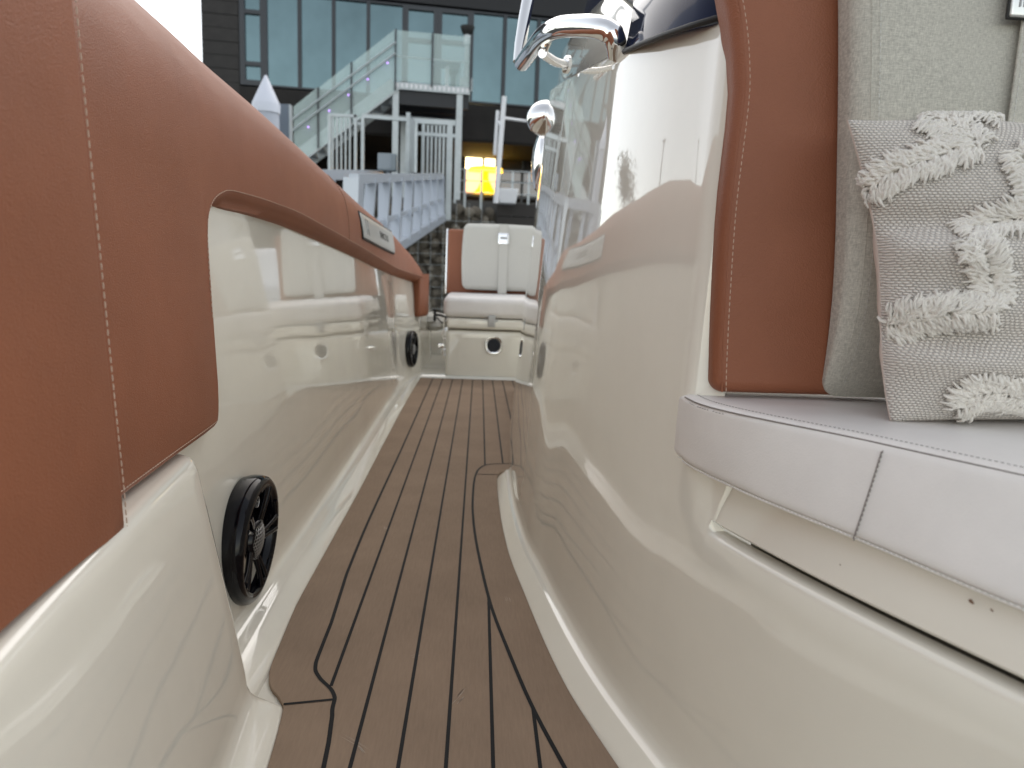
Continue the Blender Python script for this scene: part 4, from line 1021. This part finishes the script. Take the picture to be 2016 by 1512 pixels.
# gabion wall, stones in a wire cage
gb = thing('gabion_wall', 'dark gabion wall of rough stones in wire cages below the building', 'wall', at(900, 560, 14.6)); gbi = Matrix.Translation(-Vector(gb.location))
mb = MB(); rng = random.Random(5)
zt_g = at(950, 402, 14.6).z; x0g, x1g = -6.5, at(975, 420, 14.6).x
bmi = bmesh.new(); bmesh.ops.create_icosphere(bmi, subdivisions=2, radius=1); iv = [v.co.copy() for v in bmi.verts]; ifc = [[v.index for v in f.verts] for f in bmi.faces]; bmi.free()
zb_g = -.6
mb.box(((x0g + x1g) / 2, 15.2, (zt_g + zb_g) / 2 - .1), (x1g - x0g, .9, zt_g - zb_g - .1))
nx, nz = int((x1g - x0g) / .21), int((zt_g - zb_g) / .165)
for i in range(nx):
    for j in range(nz):
        if (x0g + i * .21) < -3.2 and rng.random() < .5: continue
        c = Vector((x0g + (i + .5 + rng.uniform(-.35, .35)) * .21, 14.68 + rng.uniform(-.05, .06), zb_g + (j + .5 + rng.uniform(-.25, .25)) * .165))
        sc = Vector((rng.uniform(.09, .15), rng.uniform(.08, .11), rng.uniform(.07, .11))); R_ = Euler([rng.uniform(0, 6) for _ in range(3)]).to_matrix(); ph = rng.uniform(0, 9)
        mb.add([c + R_ @ Vector((v.x * sc.x, v.y * sc.y, v.z * sc.z)) * (1 + .16 * math.sin(v.x * 4 + ph) + .12 * math.cos(v.z * 5 + 2 * ph)) for v in iv], ifc, 0 if rng.random() < .7 else 1)
o = mb.build('stone_fill', [STONE, STONE2], None, 50, weld=0); o.parent = gb; o.matrix_parent_inverse = gbi
mb = MB()
for k in range(int((x1g - x0g) / .25)): mb.tube([(x0g + k * .25, 14.54, zb_g), (x0g + k * .25, 14.54, zt_g)], .004, 4)
for k in range(int((zt_g - zb_g) / .22)): mb.tube([(x0g, 14.54, zb_g + k * .22), (x1g, 14.54, zb_g + k * .22)], .004, 4)
o = mb.build('wire_cage', GALV, None, 50, weld=0); o.parent = gb; o.matrix_parent_inverse = gbi
# dark slatted screen to its right, thin posts on top
mb = MB(); zt_d = at(1010, 400, 14.6).z
for k in range(10): mb.box((x1g + .03 + 2.4, 14.7, zb_g + (k + .5) * (zt_d - zb_g) / 10), (4.8, .06, (zt_d - zb_g) / 10 - .015))
for k in range(4): mb.box((x1g + .1 + k * 1.5, 14.76, (zt_d + zb_g) / 2), (.08, .06, zt_d - zb_g))
tag(mb.build('slatted_screen', DARKF, None, 30), 'dark horizontal slatted screen right of the gabion wall', 'fence')
rlg = thing('terrace_railing', 'thin grey terrace railing on top of the gabion wall', 'railing', at(940, 400, 14.9)); ri = Matrix.Translation(-Vector(rlg.location))
for px in (915, 947, 1008, 1040):
    mb = MB(); mb.box((at(px, 390, 14.9).x, 14.9, zt_g + .25), (.045, .03, .9)); o = mb.build('post', GALV, None, 30); o.parent = rlg; o.matrix_parent_inverse = ri
mb = MB()
for dz in (.25, .48, .70): mb.tube([(at(905, 380, 14.9).x, 14.88, zt_g + dz), (at(1150, 380, 14.9).x, 14.88, zt_g + dz)], .01, 6)
o = mb.build('rail_wire', GALV, None, 40); o.parent = rlg; o.matrix_parent_inverse = ri

# white mooring hoist posts, planter tub, cone capped pile, slate post
hp = thing('boat_hoist', 'white tubular hoist with two upright posts and a cross arm by the terrace', 'hoist', at(976, 398, 13)); hi = Matrix.Translation(-Vector(hp.location))
mb = MB(); mb.tube([at(976, 400, 13), at(984, 300, 13), at(993, 190, 13)], [.048, .045, .042], 12); o = mb.build('mast', WHITE, None, 50); o.parent = hp; o.matrix_parent_inverse = hi
mb = MB(); mb.tube([at(974, 305, 13.1), at(980, 218, 13.1)], .032, 12); mb.tube([at(981, 240, 13.1), at(990, 248, 13.0)], .03, 8); o = mb.build('mast', WHITE, None, 50); o.parent = hp; o.matrix_parent_inverse = hi
mb = MB(); mb.tube([at(990, 232, 13), at(1046, 240, 13.6), at(1110, 248, 14.2)], .026, 10); o = mb.build('cross_arm', WHITE, None, 50); o.parent = hp; o.matrix_parent_inverse = hi
a, b_ = at(979, 401, 14.3), at(1020, 374, 14.3)
mb = MB(); w = (b_.x - a.x) / 2; cx = (a.x + b_.x) / 2; hh = b_.z - a.z
mb.rbox((cx - w, 14.1, a.z), (cx + w, 14.5, b_.z), .02, lambda x, y, z: (cx + (x - cx) * lerp(.78, 1, (z - a.z) / hh), 14.3 + (y - 14.3) * lerp(.8, 1, (z - a.z) / hh), z), (0, 0, 0), 4, 3)
tag(mb.build('planter_tub', WHITE, None, 40), 'white tapered planter tub on the terrace edge beside the white hoist', 'planter')
pc = at(524, 210, 9.0); zc0 = at(524, 206, 9).z; zc1 = at(522, 147, 9).z; r_ = .158
pl = thing('mooring_pile', 'grey mooring pile with a pointed white cone cap standing in the water', 'mooring pile', (pc.x, 9, -.4))
mb = MB(); mb.lathe([(r_ * .95, -1), (r_ * .95, zc0 + .36), (r_ * .9, zc0 + .38)], None, 28); mb.build('pile_shaft', PILE, pl, 50)
mb = MB(); mb.lathe([(r_ * 1.02, zc0 + .30), (r_ * 1.03, zc0 + .4), (r_ * .98, zc0 + .42), (.014, zc1 + .39), (.001, zc1 + .4)], None, 28); mb.build('cone_cap', mat('white_cone_cap', (.62, .65, .74), .45), pl, 40)
p0 = at(560, 208, 9.6)
mb = MB(); mb.rbox((p0.x - .085, 9.5, -1.2), (p0.x + .075, 9.66, p0.z), .012, None, (0, 0, 0), 4, 2); mb.box((p0.x + .088, 9.56, p0.z - 1.2), (.02, .10, 2.4), mi=1)
tag(mb.build('fender_post', [SLATE, GALV], None, 40), 'square blue grey fender post beside the cone capped pile', 'post')

# ground, water, terrace
mb = MB(); mb.add([(-2500, -2500, -.32), (2500, -2500, -.32), (2500, 2500, -.32), (-2500, 2500, -.32)], [(0, 1, 2, 3)])
tag(mb.build('water', mat('harbour_water', (.035, .05, .05), .08, bump=[('noise', 1.6, .5, .06)]), None, 0), kind='structure')
mb = MB(); mb.box((150, 215, z_deck - .5 - 1.5), (420, 400, 3.0)); 
tag(mb.build('quay_ground', mat('dark_paving', (.10, .095, .09), .85, var=(1.5, .7, 1.2)), None, 0), kind='structure')

# --- trees and a lamp post along the bank to the left (seen mirrored in the gelcoat)
LEAF = mat('tree_foliage', (.06, .065, .035), .8, var=(1.5, .6, 1.5)); BARK = mat('bark', (.09, .07, .055), .9)
def tree(x, y, h, w, bare, label):
    t = thing('bank_tree', label, 'tree', (x, y, z_deck - .6), 'trees on the far bank'); r = random.Random(int(x * 7 + y)); mb = MB(); tips = []
    def limb(p, d, L, rr, n):
        q = [p + d * L * k / 3 + Vector((r.uniform(-.04, .04), r.uniform(-.04, .04), 0)) * L * (k > 0) for k in range(4)]
        mb.tube(q, [rr, rr * .85, rr * .72, rr * .6], 6); tips.append((q[-1], L))
        if n:
            for _ in range(3):
                limb(q[r.choice((2, 3))], (d + Vector((r.uniform(-.8, .8), r.uniform(-.8, .8), r.uniform(-.1, .5)))).normalized(), L * r.uniform(.55, .8), rr * .55, n - 1)
    limb(Vector((0, 0, 0)), Vector((0, 0, 1)), h * .36, h * .025, 4 if bare else 3)
    mb.build('trunk', BARK, t, 60, weld=0); mb = MB()
    for p, L in tips:
        for _ in range(3 if bare else 34):
            c = p + Vector((r.gauss(0, .5), r.gauss(0, .5), r.gauss(0, .4))) * L * w; a = Vector((r.uniform(-1, 1), r.uniform(-1, 1), r.uniform(-1, 1))).normalized(); b_ = a.orthogonal().normalized(); k = r.uniform(.05, .11)
            mb.add([c + a * k, c + b_ * k * .6, c - a * k, c - b_ * k * .6], [(0, 1, 2, 3)])
    mb.build('crown', LEAF, t, 0, weld=0)
tree(-13.6, 24.5, 4.2, .9, False, 'dense low tree close beside the dark building corner')
tree(-15.8, 25.5, 4.0, .5, True, 'bare branched tree next to the dense low tree')
tree(-22, 29, 3.8, .9, False, 'bushy tree beside the lamp post on the bank')
tree(-29, 27, 3.6, .9, False, 'bushy tree farthest left along the bank')
lp = thing('street_lamp', 'tall thin street lamp standing between the trees on the bank', 'street lamp', (-25, 31, z_deck - .6))
mb = MB(); mb.tube([(0, 0, 0), (0, 0, 4), (0, 0, 7.5)], [.15, .12, .10], 8); mb.build('lamp_pole', SLATE, lp, 50)
mb = MB(); mb.rbox((-.15, -.35, 7.45), (.15, .35, 7.6), .05, None, (0, 0, 0), 3, 3); mb.build('lamp_head', SLATE, lp, 50)

# --- white boat moored beyond the stern bench (hidden behind the console, mirrored in the hull liner)
mbt = thing('moored_boat', 'white moored boat with blue cabin windows astern of the cream boat', 'boat', (2.6, 10.0, -.32))
mb = MB(); rows = []
for t in frange(0, 1, 16):
    w = .95 * (1 - .75 * t ** 3); y = lerp(0, 4.6, t); zz = .85 + .35 * t * t
    rows.append([(-w * .3, y, -.15), (-w * .85, y, .05 + .3 * t), (-w, y, zz - .05), (-w + .04, y, zz), (w - .04, y, zz), (w, y, zz - .05), (w * .85, y, .05 + .3 * t), (w * .3, y, -.15)])
mb.loft(rows); mb.add(rows[0], [tuple(range(8))]); mb.build('hull', WHITE, mbt, 40)
mb = MB(); mb.rbox((-.72, .5, .84), (.72, 2.8, 1.42), .12, lambda x, y, z: (x * (1 - .25 * (z - .84) / .58), y + .3 * (z - .84), z), (0, 0, .03), 8, 5); cb = mb.build('cabin', WHITE, mbt, 50)
BW = mat('blue_window', (.10, .22, .36), .1)
for x0 in (-.55, .06):
    mb = MB(); mb.rbox((x0, .545, .98), (x0 + .49, .60, 1.26), .05, lambda x, y, z: (x, y + .3 * (z - .84), z), (0, 0, 0), 5, 4); mb.build('window', BW, cb, 40)
mb = MB(); mb.rbox((-.25, -.45, .2), (.25, .02, .95), .10, None, (0, 0, .02), 5, 5); mb.build('outboard_motor', WHITE, mbt, 50)
